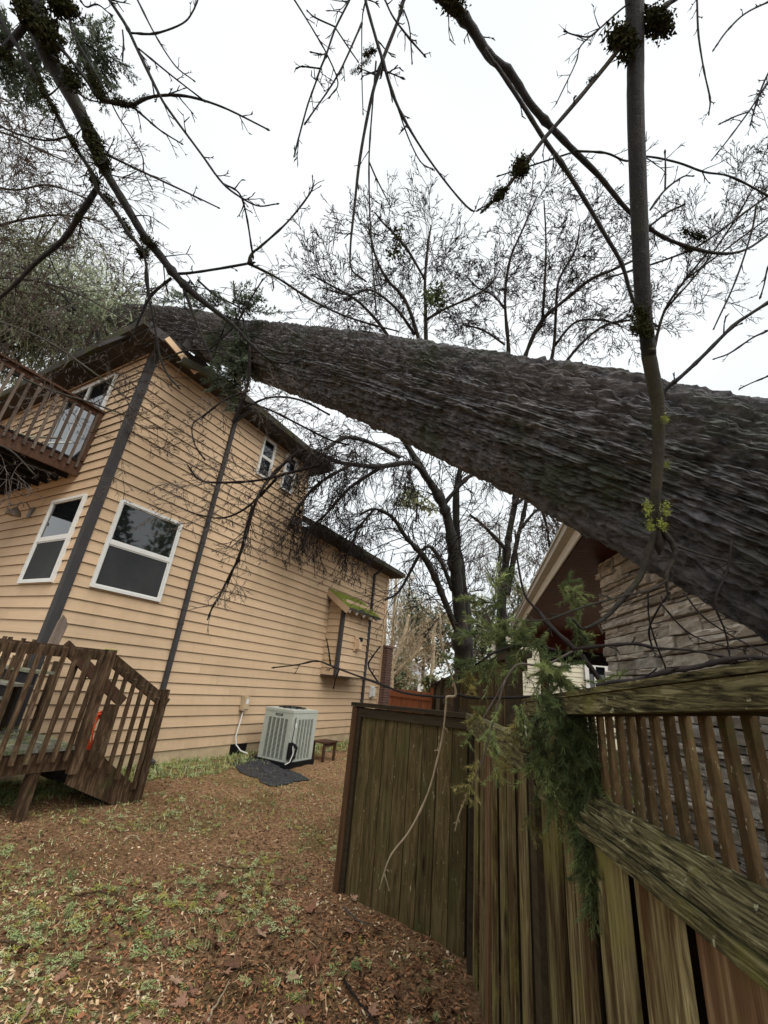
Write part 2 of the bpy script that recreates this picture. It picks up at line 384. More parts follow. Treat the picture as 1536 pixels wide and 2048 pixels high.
mb = MB(); mb.box((LOX - .1, -.04, .12), (LOX + .02, 0, EZ2)); mb.build('corner_trim', MT['siding'], house)
mb = MB(); mb.box((UPX - .02, -.035, EZ2), (UPX + .02, 4, EZ1)); mb.build('corner_trim', MT['siding'], house)

def downspout(x, z0, z1, bend):
    b = MB(); b.box((x - .04, -.095, z0), (x + .04, -.034, z1))
    if bend: b.bar((x, -.065, z1 - .02), (x + .06, -.40, z1 + .24), .075, .06)
    for zz in np.arange(z0 + .6, z1, 1.6): b.box((x - .048, -.10, zz), (x + .048, -.03, zz + .03))
    b.bar((x, -.065, z0 + .04), (x + .02, -.3, z0 - .04), .075, .06)
    b.build('downspout', MT['trim'], house)
downspout(2.07, .12, EZ1 - .22, True); downspout(9.05, .12, EZ2 - .2, True)

def window(x, z, w, h, face='side', rail=.5, screen=True, frame=.046, s=.022):
    """double hung window; built on the side wall then turned for the other face"""
    def T(V):
        V = np.asarray(V, float)
        return V if face == 'side' else np.stack([V[:, 1], V[:, 0], V[:, 2]], -1)
    def bx(b, a, c):
        q = MB(); q.box(a, c); b.add(T(np.vstack(q.v)), q.f[4][0] if face == 'side' else q.f[4][0][:, ::-1])
    o, i = -.075, -.02
    b = MB()
    bx(b, (x, o, z), (x + frame, i, z + h)); bx(b, (x + w - frame, o, z), (x + w, i, z + h))
    bx(b, (x + frame, o, z), (x + w - frame, i, z + frame)); bx(b, (x + frame, o, z + h - frame), (x + w - frame, i, z + h))
    wo = b.build('window', MT['white'], house)
    zr = z + h * rail
    b = MB(); x0, x1 = x + frame, x + w - frame
    bx(b, (x0, -.062, zr - .03), (x1, -.03, zr + .03))
    for (za, zb, yo) in ((z + frame, zr - .03, -.05), (zr + .03, z + h - frame, -.058)):
        bx(b, (x0, yo, za), (x0 + s, -.03, zb)); bx(b, (x1 - s, yo, za), (x1, -.03, zb))
        bx(b, (x0 + s, yo, za), (x1 - s, -.03, za + s)); bx(b, (x0 + s, yo, zb - s), (x1 - s, -.03, zb))
    b.build('sash', MT['white'], wo)
    b = MB(); bx(b, (x0 + s, -.042, zr + .03 + s), (x1 - s, -.036, z + h - frame - s)); b.build('pane', MT['glass'], wo)
    b = MB(); bx(b, (x0 + s, -.044, z + frame + s), (x1 - s, -.036, zr - .03 - s)); b.build('screen' if screen else 'pane', MT['screen'] if screen else MT['glass'], wo)
    return wo
window(.32, 2.63, 1.22, 1.52, rail=.5)
window(.31, 2.62, 1.1, 1.5, face='left', rail=.5)
window(3.0, 6.0, .44, 1.04, screen=False, frame=.05, s=.012); window(3.86, 6.02, .44, 1.02, screen=False, frame=.05, s=.012)

# roofs: hip over the tall block, lean-to over the low block
OV = .42
def slab_roof(name, eave_pts, top_pts, mat, th=.05):
    pass
b = MB()
x0, x1, y0, y1 = -OV, UPX + OV, -OV, WID + OV; ze = EZ1 + .17; pit = .5; hw = (x1 - x0) / 2
rz = ze + hw * pit
A = [(x0, y0, ze), (x1, y0, ze), (x1, y1, ze), (x0, y1, ze), ((x0 + x1) / 2, y0 + hw, rz), ((x0 + x1) / 2, y1 - hw, rz)]
b.add(A, [[0, 1, 4]]); b.add(A, [[2, 3, 5]]); b.add(A, [[1, 2, 5, 4], [3, 0, 4, 5]])
roof = b.build('roof', MT['roof'], house)
b = MB(); b.box((x0 + .02, y0 + .02, EZ1 + .003), (x1 - .02, y1 - .02, EZ1 + .03)); b.build('soffit', MT['soffit'], roof)
def gutter(name, p, q, mat):
    b = MB(); pr = [(0, 0), (-.10, 0), (-.125, .09), (-.13, .125), (-.115, .13), (-.11, .1), (-.09, .02), (0, .02)]
    p, q = np.array(p, float), np.array(q, float); d = q - p; out = np.cross(d, (0, 0, 1.)); out /= np.linalg.norm(out)
    b.prism(pr, -out, (0, 0, 1), d, p); return b.build(name, mat, house)
b = MB(); t = .025
b.box((x0, y0, EZ1), (x1, y0 + t, ze + .02)); b.box((x0, y0 + t, EZ1), (x0 + t, y1, ze + .02)); b.box((x1 - t, y0 + t, EZ1), (x1, y1, ze + .02)); b.build('fascia', MT['trim'], roof)
gutter('gutter', (1.25, y0 - .002, EZ1 + .05), (x1, y0 - .002, EZ1 + .05), MT['gutter'])
tag(gutter('gutter', (.12, y0 - .22, EZ1 - .38), (1.22, y0 - .004, EZ1 + .04), MT['gutter']), label='bent length of gutter torn loose at the corner')
gutter('gutter', (x0 - .002, 5.5, EZ1 + .05), (x0 - .002, y0, EZ1 + .05), MT['gutter'])
b = MB(); lx0, lx1 = UPX + .03, LOX + .35; le = EZ2 + .14
b.hexa([(lx0, -OV, le), (lx1, -OV, le), (lx1, 4.0, le + 2.2), (lx0, 4.0, le + 2.2), (lx0, -OV, le + .05), (lx1, -OV, le + .05), (lx1, 4.0, le + 2.25), (lx0, 4.0, le + 2.25)])
roof2 = b.build('roof', MT['roof'], house)
b = MB(); b.box((lx0, -OV + .02, EZ2 + .003), (lx1 - .02, .0, EZ2 + .03)); b.box((LOX + .02, 0, EZ2 + .003), (lx1 - .02, 4, EZ2 + .03)); b.build('soffit', MT['soffit'], roof2)
b = MB(); b.box((lx0, -OV, EZ2), (lx1, -OV + .025, le + .02)); b.prism([(-OV + .025, EZ2), (4, EZ2), (4, le + 2.2), (-OV + .025, le)], (0, 1, 0), (0, 0, 1), (.025, 0, 0), (lx1 - .025, 0, 0)); b.build('fascia', MT['trim'], roof2)
gutter('gutter', (lx0, -OV - .002, EZ2 + .03), (lx1, -OV - .002, EZ2 + .03), MT['gutter'])

# splintered edge where the trunk came down on the corner
for i, (p, q, w, mt_) in enumerate((((-.1, -.46, 7.2), (.55, -.62, 6.86), .12, 'siding'), ((.5, -.44, 7.3), (1.25, -.56, 7.1), .15, 'trim'), ((-.44, .1, 7.22), (-.62, .7, 6.98), .10, 'trim'), ((.2, -.5, 7.36), (.75, -.72, 7.25), .2, 'roof'))):
    b = MB(); b.bar(p, q, .025, w); tag(b.build('broken_fascia', MT[mt_], house), label=['snapped tan board hanging under the roof corner', 'split dark fascia board hanging loose', 'split dark fascia end on the left eave', 'torn flap of roofing at the corner'][i])
# bump-out with its own boards and a mossy little roof
BX0, BX1, BD, BZ0, BZ1 = 6.76, 8.22, .52, 1.72, 3.62
b = MB(); b.box((BX0 + .003, -BD + .003, BZ0), (BX1 - .003, -.004, BZ1 + .1)); bump = b.build('bump_out', MT['siding'], house)
b = MB(); b.box((BX0 - .03, -BD - .03, BZ0 - .03), (BX1 + .03, -.034, BZ0)); b.build('bottom_panel', MT['soffit'], bump)
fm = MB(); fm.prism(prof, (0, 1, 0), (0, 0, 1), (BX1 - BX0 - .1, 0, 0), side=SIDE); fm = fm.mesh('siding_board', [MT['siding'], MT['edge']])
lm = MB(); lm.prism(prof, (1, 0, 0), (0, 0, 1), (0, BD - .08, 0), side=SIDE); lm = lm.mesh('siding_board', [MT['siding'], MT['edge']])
z = BZ0
while z < BZ1 - .02:
    link('siding_board', fm, bump, (BX0 + .05, -BD, z)); link('siding_board', lm, bump, (BX0, -BD + .05, z)); z += EXPO
for xx in (BX0, BX1):
    s = -1 if xx == BX0 else 1
    b = MB(); b.box((xx - .045, -BD - .045, BZ0), (xx + .045, -BD - .0, BZ1)); b.box((xx + s * .045, -BD, BZ0), (xx, -BD + .06, BZ1)); b.build('corner_trim', MT['trim'], bump)
b = MB(); rx0, rx1 = BX0 - .2, BX1 + .22
ZT, ZE = 3.98, 3.44
b.hexa([(rx0, -.80, ZE), (rx1, -.80, ZE), (rx1, -.032, ZT), (rx0, -.032, ZT), (rx0, -.80, ZE + .045), (rx1, -.80, ZE + .045), (rx1, -.032, ZT + .045), (rx0, -.032, ZT + .045)])
br = b.build('small_roof', MT['roof'], bump)
b = MB(); b.bar((rx0 - .012, -.80, ZE - .05), (rx0 - .012, -.03, ZT - .05), .02, .16, (0, 0, 1)); b.build('rake_board', MT['siding'], br)
b = MB()
for i in range(5): xx = rx0 + .12 + i * .4; b.bar((xx, -.78, ZE - .045), (xx, -.34, ZE + .26), .05, .075)
b.build('rafter_tail', MT['white'], br)
b = MB(); n_ = 2200
px_ = rng.uniform(rx0, rx1, n_); t_ = rng.random(n_) ** .8
keep = fbm(px_ * 4, t_ * 3, o=3) > .33
px_, t_ = px_[keep], t_[keep]; n_ = len(px_)
cz = ZE + .05 + (ZT - ZE) * t_; cy = -.80 + .76 * t_; r = rng.uniform(.015, .045, n_)
tet = np.array([[1, 0, 0], [-.5, .87, 0], [-.5, -.87, 0], [0, 0, .8]])
b.add((np.stack([px_, cy, cz], -1)[:, None] + tet * r[:, None, None]).reshape(-1, 3), (np.arange(n_)[:, None, None] * 4 + np.array([[0, 1, 3], [1, 2, 3], [2, 0, 3]])).reshape(-1, 3))
tag(b.build('moss', MT['mossbright'], br), kind='stuff')

# small fittings on the walls
def boxpart(name, a, c, mat, parent=house, extra=None):
    b = MB(); b.box(a, c)
    if extra: extra(b)
    return b.build(name, mat, parent)
o = boxpart('vent_hood', (7.45, -BD - .06, 2.42), (7.66, -BD - .03, 2.84), MT['siding'], bump, lambda b: b.hexa([(7.48, -BD - .2, 2.48), (7.63, -BD - .2, 2.48), (7.63, -BD - .06, 2.48), (7.48, -BD - .06, 2.48), (7.48, -BD - .17, 2.74), (7.63, -BD - .17, 2.74), (7.63, -BD - .06, 2.78), (7.48, -BD - .06, 2.78)]))
b = MB(); b.box((7.53, -BD - .19, 2.70), (7.645, -BD - .12, 2.80)); b.build('vent_opening', MT['dark'], o)
sw = boxpart('switch_box', (4.02, -.14, .84), (4.17, -.03, 1.12), MT['concrete'], house, lambda b: b.box((4.035, -.155, .87), (4.155, -.14, 1.10)))
b = MB(); b.box((4.06, -.158, .97), (4.13, -.155, 1.07)); b.build('warning_label', MT['white'], sw)
pts = np.array([(4.1, -.08, .85), (4.06, -.09, .6), (4.02, -.09, .35), (4.05, -.12, .2), (4.12, -.2, .1), (4.2, -.34, .06)])
b = MB(); b.tubes(pts, np.full(6, .014), 6); b.build('conduit', MT['white'], sw)
boxpart('crawl_vent', (4.0, -.035, -.02), (4.45, -.014, .2), MT['gap'])
mm_ = MB(); tt = np.linspace(0, math.pi / 2, 5)
mm_.box((9.5, -.1, 1.18), (9.72, -.03, 1.52)); mm_.box((9.53, -.16, 1.22), (9.69, -.1, 1.48)); mm_.build('meter_box', MT['white'], house)
b = MB(); b.box((9.0 + .02, -.03, .0), (9.0 + .03, -.02, .01))
# brick pier at the far corner
pier = boxpart('brick_pier', (LOX + .03, -.2, -.3), (LOX + .45, .25, 2.78), MT['gap'])
bm1 = MB()
z = -.28
while z < 2.72:
    off = .0 if int(round(z / .078)) % 2 else .1
    for xx in np.arange(LOX + .02 - off, LOX + .46, .21):
        a, c = max(xx, LOX + .02), min(xx + .2, LOX + .46)
        if c - a > .03: bm1.box((a, -.212 - random.random() * .006, z), (c, -.19, z + .066))
    bm1.box((LOX + .018, -.18, z), (LOX + .03, .2, z + .066)); z += .078
bm1.box((LOX + .0, -.23, 2.78), (LOX + .48, .28, 2.86))
brk = plain('pier_brick', (.17, .105, .085), .9, .3, 9); tag(bm1.build('brickwork', brk, pier), kind='stuff')
# wall lamp on the left face
lp = hpx_x(60, 1025, -.05); b = MB()
tt = np.linspace(0, 2 * math.pi, 17)
b.box((-.06, lp[1] - .06, lp[2] - .1), (-.03, lp[1] + .06, lp[2] + .1))
b.tubes(np.array([(-.05, lp[1], lp[2] + .05), (-.16, lp[1], lp[2] + .16), (-.26, lp[1], lp[2] + .1), (-.27, lp[1], lp[2] - .02)]), np.full(4, .013), 6)
lamp = b.build('wall_lamp', MT['metal'], house)
b = MB(); tt = np.linspace(-.14, .02, 7); b.tubes(np.stack([np.full(7, -.27), np.full(7, lp[1]), lp[2] + tt], -1), np.array([.12, .115, .10, .085, .06, .04, .02]), 12, cap=True); b.build('lamp_shade', MT['metal'], lamp)

# balcony on the left face
BYR, BXO, BZT = .95, -2.3, 4.82
balc = MB(); balc.box((BXO, BYR, BZT - .26), (-.034, BYR + .045, BZT)); balc.box((BXO, BYR + .045, BZT - .26), (BXO + .045, 4.6, BZT)); balc = balc.build('balcony', MT['railwood'], house)
jm = MB(); jm.box((BXO + .05, 0, BZT - .24), (-.036, .045, BZT - .003)); jm = jm.mesh('joist', MT['joist'])
for y in np.arange(BYR + .36, 4.5, .36): link('joist', jm, balc, (0, y, 0))
b = MB()
dm = MB(); dm.box((0, BYR - .02, BZT), (.135, 4.6, BZT + .03)); dm = dm.mesh('deck_board', MT['joist'])
for x in np.arange(BXO, -.17, .145): link('deck_board', dm, balc, (x, 0, 0))
bal = MB(); bal.box((-.019, -.019, 0), (.019, .019, 1.12)); bal = bal.mesh('baluster', MT['balusterwood'])
for x in np.arange(-.12, BXO, -.135): link('baluster', bal, balc, (x, BYR - .022, BZT - .12))
for y in np.arange(BYR + .15, 4.5, .135): link('baluster', bal, balc, (BXO - .022, y, BZT - .12))
b = MB(); b.box((BXO - .05, BYR - .06, BZT + 1.08), (-.034, BYR + .08, BZT + 1.12)); b.box((BXO, BYR - .002, BZT + .98), (-.034, BYR + .036, BZT + 1.08)); b.build('top_rail', MT['railwood'], balc)
b = MB(); b.box((BXO - .05, BYR + .08, BZT + 1.08), (BXO + .09, 4.6, BZT + 1.12)); b.build('top_rail', MT['railwood'], balc)
for (x, y) in ((-.08, BYR + .02), (BXO + .05, BYR + .05)):
    b = MB(); b.box((x - .045, y - .045, BZT + .031), (x + .045, y + .045, BZT + 1.075)); b.build('post', MT['railwood'], balc)
b = MB(); b.obox((BXO + .25, 2.2, BZT + .75), (.02, .3, .05), (0, .5, .3), (.1, -.1, .6)); b.build('plywood_sheet', MT['railwood'], balc)
# balcony door, white frame and glass
b = MB()
for (a, c) in (((1.0, BZT + .02), (1.08, 6.9)), ((1.9, BZT + .02), (1.98, 6.9)), ((1.08, 6.82), (1.9, 6.9)), ((2.8, BZT + .02), (2.88, 6.9)), ((1.98, 6.82), (2.8, 6.9))):
    b.box((-.07, a[0], a[1]), (-.033, c[0], c[1]))
door = b.build('balcony_door', MT['white'], house)
b = MB(); b.box((-.045, 1.08, BZT + .02), (-.035, 1.9, 6.82)); b.box((-.045, 1.98, BZT + .02), (-.035, 2.8, 6.82)); b.build('pane', MT['glass'], door)
# storm debris lying on the balcony
for i, (x, y, a, L, t) in enumerate(((-.9, 1.5, .4, .6, .5), (-1.3, 1.6, 1.2, .5, .9), (-.5, 1.7, -.5, .5, .6), (-1.0, 2.1, .9, .7, 1.0), (-.35, 1.35, .2, .4, 1.1))):
    b = MB(); b.obox((x, y, BZT + .24 + .1 * i % .3), (L / 2 * math.cos(a), L / 2 * math.sin(a), L * .3 * t), (-.07 * math.sin(a), .07 * math.cos(a), .02), (0, -.004, .01))
    o = b.build('broken_board', [MT['cream'], MT['greywood'], MT['cream'], MT['railwood'], MT['white']][i])
    o.location = house.location; o.rotation_euler = house.rotation_euler
    tag(o, ['pale broken board lying on the balcony floor near its rail', 'grey splintered plank leaning on the balcony behind the balusters', 'short cream trim piece lying on the balcony by the door', 'longest red brown plank fallen across the balcony floor', 'white splinter of trim standing against the balcony door'][i], 'broken board')
# ------------------------------------------------------------------ wooden stairs and landing (house axes)
st = thing('deck_stairs', 'weathered brown wooden landing with picket railings and short steps beside the house corner', 'stairs', (HC[0], HC[1], 0), house.rotation_euler[2])
SY, SYB, DZ = -1.5, -.42, .6
b = MB(); b.box((-2.8, SY, DZ - .2), (.12, SY + .04, DZ - .003)); b.build('rim_joist', MT['stairwood'], st)
b = MB(); b.box((.08, SY + .04, DZ - .2), (.12, 1.5, DZ - .003)); b.build('rim_joist', MT['stairwood'], st)
dm = MB(); dm.box((0, SY - .02, DZ), (.14, 1.5, DZ + .035)); dm = dm.mesh('deck_board', MT['tread'])
for x in np.arange(-2.8, .0, .147): link('deck_board', dm, st, (x, 0, random.uniform(-.002, .002)))
def post(x, y, z0, z1, w=.09, mat='stairwood', lean=0):
    b = MB(); h = w / 2; b.hexa([(x - h, y - h, z0), (x + h, y - h, z0), (x + h, y + h, z0), (x - h, y + h, z0), (x - h + lean, y - h, z1), (x + h + lean, y - h, z1), (x + h + lean, y + h, z1), (x - h + lean, y + h, z1)])
    return b.build('post', MT[mat], st)
post(.12, SY - .03, DZ - .24, 1.73, .10); post(1.04, SY - .02, -.1, 1.29, .105)
post(-.24, SY + .06, -.15, DZ - .2, .1); post(-2.2, SY + .06, -.15, DZ - .2, .1)
post(.1, SYB, DZ - .2, 1.52, .09); post(1.0, SYB, -.1, .98, .11); post(-.35, SYB + .1, DZ + .04, 1.55, .09)
b = MB(); b.bar((-2.8, SY - .02, 1.66), (.09, SY - .02, 1.66), .045, .13); b.build('top_rail', MT['stairwood'], st)
b = MB(); b.bar((.14, SY - .02, 1.63), (1.12, SY - .02, 1.10), .045, .14); b.build('handrail', MT['stairwood'], st)
b = MB(); n_ = 60; tet = np.array([[1, 0, 0], [-.5, .87, 0], [-.5, -.87, 0], [0, 0, .7]])
pos = np.stack([rng.uniform(.06, .19, n_), rng.uniform(SY - .075, SY + .02, n_), np.full(n_, 1.73)], -1); r = rng.uniform(.006, .016, n_)
b.add((pos[:, None] + tet * r[:, None, None]).reshape(-1, 3), (np.arange(n_)[:, None, None] * 4 + np.array([[0, 1, 3], [1, 2, 3], [2, 0, 3]])).reshape(-1, 3))
tag(b.build('moss', MT['mossbright'], st), kind='stuff')
bal = MB(); bal.box((-.02, -.02, 0), (.02, .02, 1.19)); bal.box((-.019, -.019, 1.19), (.019, .019, 1.192), 1); bal = bal.mesh('baluster', [MT['stairwood'], MT['greywood']])
for x in np.arange(-.02, -2.75, -.132): link('baluster', bal, st, (x, SY - .065, DZ - .09), (0, random.uniform(-.02, .02), 0))
b2 = MB(); b2.box((-.02, -.02, 0), (.02, .02, 1.08)); b2.box((-.019, -.019, 1.08), (.019, .019, 1.082), 1); b2 = b2.mesh('baluster', [MT['stairwood'], MT['greywood']])
for i, x in enumerate(np.arange(.26, .99, .135)): link('baluster', b2, st, (x, SY - .065, DZ - .07 - (x - .14) * .54 - .0))
# stringers, treads, risers
for y in (SY + .0, SYB - .02):
    b = MB(); b.prism([(.121, DZ - .0), (.121, DZ - .36), (.90, -.12), (1.10, -.12), (1.10, .04), (.40, DZ - .06), (.2, DZ - .0)], (1, 0, 0), (0, 0, 1), (0, .042, 0), (0, y, 0)); b.build('stringer', MT['stairwood'], st)
for k in range(3):
    z = DZ - .165 * (k + 1); x = .13 + .27 * k
    b = MB(); b.box((x, SY + .044, z), (x + .29, SYB - .024, z + .036)); b.build('tread', MT['tread'], st)
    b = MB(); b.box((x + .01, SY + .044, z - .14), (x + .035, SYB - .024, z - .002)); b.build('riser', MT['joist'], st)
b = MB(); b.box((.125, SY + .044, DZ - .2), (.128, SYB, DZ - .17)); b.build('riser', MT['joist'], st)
# far side rail, broken
b = MB(); b.bar((.06, SYB - .06, 1.74), (1.14, SYB - .06, 1.02), .045, .15); tag(b.build('handrail', MT['railwood'], st), label='loose red brown handrail with a split end')
b = MB(); b.prism([(0, 0), (.13, .02), (.16, .33), (.11, .42), (.06, .46), (.03, .36)], (1, 0, 0), (0, 0, 1), (0, .03, 0), (-.17, SYB - .12, 1.66)); tag(b.build('broken_plank', MT['greywood'], st), label='snapped grey plank standing above the rail')
for x in np.arange(-.14, -1.6, -.13): link('baluster', bal, st, (x, SYB + .3, DZ - .02), (0, random.uniform(-.04, .04), 0))
for x in (.3, .46): link('baluster', b2, st, (x, SYB + .02, DZ - .1 - (x - .14) * .54), (0, .05, 0))
# upper steps towards the house at the left
for k in range(5):
    z = DZ + .155 * (k + 1); x = -1.05 + .17 * k
    b = MB(); b.box((x, -1.95 + .0, z), (x + .2, -.9 - .2 * k, z + .03)) if False else b.box((x - .02, -.75 - .05 * k, z), (x + .22, .9, z + .03)); b.build('tread', MT['tread'], st)
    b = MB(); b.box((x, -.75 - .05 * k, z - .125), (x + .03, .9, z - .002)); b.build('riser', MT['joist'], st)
b = MB(); b.box((-.24 + .18, SY + .5, .08), (.02, SY + .52, .36)); o = b.build('bright_gap_board', MT['white']); o.location = house.location; o.rotation_euler = house.rotation_euler  # added board imitates a bright see-through opening below the deck
tag(o, 'small white board added for the bright opening under the wooden landing', 'board')

# orange cable coil hanging behind the steps
cc = MB(); rr = random.Random(4)
for i in range(11):
    a = np.linspace(0, 2 * math.pi, 22); ph = rr.uniform(-.2, .2)
    rx, rz = .10 + rr.uniform(-.03, .02), .24 + rr.uniform(-.05, .03)
    pts = np.stack([1.0 + rx * np.cos(a) + rr.uniform(-.02, .02), SYB + .09 + .012 * i + .01 * np.sin(3 * a + i), .60 + rz * np.sin(a + ph) - .06 * np.cos(a)], -1)
    cc.tubes(pts, np.full(22, .0085), 6)
cc.tubes(np.array([(.92, SYB + .1, .82), (.98, SYB + .07, .86), (1.06, SYB + .1, .83)]), np.full(3, .011), 6)
o = cc.build('cable_coil', MT['orange'], smooth=True); o.location = house.location; o.rotation_euler = house.rotation_euler
tag(o, 'orange red extension cable coiled and hung behind the wooden steps', 'cable')

# ------------------------------------------------------------------ air conditioner
ac = thing('air_conditioner', 'pale grey green outdoor air conditioner with ribbed grilles standing by the beige wall', 'air conditioner', tuple(HW(4.20, -1.36, 0)), house.rotation_euler[2])
W, D, Hh = .80, .74, .96
b = MB(); b.box((-.05, -.05, -.06), (W + .05, D + .05, .05)); b.build('base_pad', MT['dark'], ac)
b = MB(); b.box((.03, .03, .06), (W - .03, D - .03, Hh - .05)); b.build('coil', MT['acfin'], ac)
b = MB(); b.box((-.012, -.012, Hh - .04), (W + .012, D + .012, Hh + .012)); b.build('top_cover', MT['ac'], ac)
b = MB(); ct = np.linspace(0, 2 * math.pi, 25)[:-1]
for rad in (.28, .2, .12): b.tubes(np.stack([W / 2 + rad * np.cos(np.append(ct, 0)), D / 2 + rad * np.sin(np.append(ct, 0)), np.full(25, Hh + .035)], -1), np.full(25, .005), 4)
for a in np.arange(0, math.pi, .52): b.bar((W / 2 - .3 * math.cos(a), D / 2 - .3 * math.sin(a), Hh + .026), (W / 2 + .3 * math.cos(a), D / 2 + .3 * math.sin(a), Hh + .026), .008, .008)
b.build('fan_guard', MT['dark'], ac)
cpm = MB(); cpm.box((-.005, -.005, .05), (.085, .03, Hh - .041)); cpm.box((-.005, .03, .05), (.03, .085, Hh - .041)); cpm = cpm.mesh('corner_panel', MT['ac'])
for (x, y, r) in ((0, 0, 0), (W, 0, 90), (W, D, 180), (0, D, 270)): link('corner_panel', cpm, ac, (x, y, 0), (0, 0, math.radians(r)))
b = MB(); b.box((.086, -.006, .05), (.17, .026, Hh - .041)); b.build('service_panel', MT['ac'], ac)
def grille(face):
    b = MB()
    L = W if face == 'front' else D
    a0 = .172 if face == 'front' else .086
    def bb(u0, u1, z0, z1, p=.004):
        if face == 'front': b.box((u0, -p, z0), (u1, .028, z1))
        else: b.box((-p, u0, z0), (.028, u1, z1))
    return b, a0, L, bb
for face in ('front', 'left'):
    b, a0, L, bb = grille(face); bb(a0, L - .086, .05, .085); b.build('bottom_panel', MT['ac'], ac)
    b, a0, L, bb = grille(face); bb(a0, L - .086, Hh - .16, Hh - .041); go = b.build('grille_panel', MT['ac'], ac)
    n_ = 6
    rb = MB()
    if face == 'front': rb.box((0, -.006, .085), (.022, .024, Hh - .16))
    else: rb.box((-.006, 0, .085), (.024, .022, Hh - .16))
    rb = rb.mesh('grille_rib', MT['ac'])
    for u in np.linspace(a0 + .005, L - .11, n_): link('grille_rib', rb, go, (u, 0, 0) if face == 'front' else (0, u, 0))
    wm = MB()
    for zz in np.arange(.10, Hh - .17, .022):
        if face == 'front': wm.box((a0, .000, zz), (L - .088, .006, zz + .007))
        else: wm.box((.000, a0, zz), (.006, L - .088, zz + .007))
    tag(wm.build('grille_wires', MT['ac'], go), kind='stuff')
b = MB(); b.box((-.008, D * .36, Hh - .115), (-.004, D * .62, Hh - .075)); bo = b.build('name_badge', MT['dark'], ac)
b = MB()
for i in range(5): b.box((-.0095, D * .41 + i * .027, Hh - .105), (-.008, D * .41 + i * .027 + .015, Hh - .085))
b.build('badge_letters', MT['ac'], bo)
b = MB(); b.box((.10, -.009, Hh - .30), (.155, -.006, Hh - .22)); b.build('sticker', MT['white'], ac)
b = MB(); b.box((-.03, -.05, .12), (.09, -.006, .40)); b.tubes(np.array([(.03, -.04, .4), (.02, -.06, .62), (.06, -.03, .85)]), np.full(3, .009), 5)
b.tubes(np.array([(.12, -.02, .36), (.16, -.08, .30), (.1, -.1, .16), (.03, -.06, .06)]), np.array([.035, .03, .028, .025]), 6)
b.build('pipe_insulation', MT['dark'], ac)
b = MB(); b.tubes(np.array([(.08, -.03, .38), (.06, -.09, .22), (-.02, -.1, .08), (-.1, -.06, .04)]), np.full(4, .008), 5); b.build('wire', MT['white'], ac)

# ------------------------------------------------------------------ low wooden stool beside it
sp = HW(5.34, -1.42, -.04)
stool = thing('wooden_stool', 'low dark brown wooden stool beside the air conditioner', 'stool', tuple(sp), house.rotation_euler[2] + .03)
for i in range(3):
    b = MB(); b.box((0, -.02 + i * .125, .35), (.52, .09 + i * .125, .38)); b.build('top_slat', MT['railwood'], stool)
for (x, y) in ((.02, .0), (.45, .0), (.02, .28), (.45, .28)):
    b = MB(); b.box((x, y, -.1), (x + .05, y + .05, .349)); b.build('leg', MT['railwood'], stool)
b = MB(); b.box((.07, .008, .28), (.45, .035, .348)); b.build('apron', MT['railwood'], stool)

# ------------------------------------------------------------------ crumpled black ground cloth
c0, c1, c2, c3 = [on_ground(x, y, -.05) for x, y in ((452, 1533), (545, 1573), (618, 1555), (520, 1515))]
n_ = 40; u, v = np.meshgrid(np.linspace(0, 1, n_), np.linspace(0, 1, n_))
pt = (c0[:, None, None] * (1 - u) * (1 - v) + c1[:, None, None] * u * (1 - v) + c2[:, None, None] * u * v + c3[:, None, None] * (1 - u) * v).transpose(1, 2, 0)
edge = (fbm(u * 5, v * 5, o=3) - .5) * .3
pt[..., 0] += edge * .6; pt[..., 1] += (fbm(u * 4 + 9, v * 4, o=3) - .5) * .35
pt[..., 2] = gh(pt[..., 0], pt[..., 1]) + .015 + .17 * np.clip(fbm(u * 3.5, v * 6, o=4) - .38, 0, 1) * .6 * np.sin(math.pi * u) ** .4 * np.sin(math.pi * np.clip(v, 0, 1)) ** .4 * 2
b = MB(); idx = np.arange(n_ * n_).reshape(n_, n_)
b.add(pt.reshape(-1, 3), np.stack([idx[:-1, :-1], idx[:-1, 1:], idx[1:, 1:], idx[1:, :-1]], -1).reshape(-1, 4))
mt = Mat('ground_cloth', .6, .3); f = mt.noise(mt.coord((25, 25, 25)), 1., 6, .7); mt.color(mt.ramp(f, [(.45, (.018, .019, .022)), (.6, (.05, .05, .055)), (.72, (.17, .12, .07))])); mt.bump(f, .6, .01)
tag(b.build('ground_cloth', mt.m, smooth=True), 'crumpled black ground cloth strewn with leaves in front of the air conditioner', 'cloth')

# ------------------------------------------------------------------ solid fence panel standing across
PL = np.array([-.068, 4.98, -.21]); PR = np.array([.967, 4.137, -.14])
dp = PR - PL; Lp = np.hypot(dp[0], dp[1]); up_ = norm(np.array([dp[0], dp[1], 0])); npn = np.array([up_[1], -up_[0], 0])   # towards the camera
fp = thing('fence_panel', 'solid dark mossy fence panel of upright boards ending the side yard', 'fence', (PL[0], PL[1], 0), math.atan2(up_[1], up_[0]))
TL, TR = 1.40, 1.44        # board tops
nb = 8; x = .085; bw = (Lp - .085 - .02) / nb
for i in range(nb):
    w = bw - .009; b = MB(); zt = TL + (TR - TL) * i / nb
    b.hexa([(x, -.012 - .004 * (i % 2), -.42), (x + w, -.012, -.42), (x + w, .01, -.42), (x, .01, -.42), (x, -.012 - .004 * (i % 2), zt), (x + w, -.012, zt), (x + w, .01, zt), (x, .01, zt)])
    b.build('board', MT['panelwood'], fp); x += bw
b = MB(); b.box((.085, .012, -.42), (Lp - .02, .02, 1.3)); b.build('backing', MT['gap'], fp)
b = MB(); b.box((-.03, -.06, -.35), (.035, .06, TL + .0)); b.build('post', MT['postbrown'], fp)
b = MB(); b.box((.036, -.04, -.35), (.083, .03, TL - .0)); b.build('edge_trim', MT['darkrail'], fp)
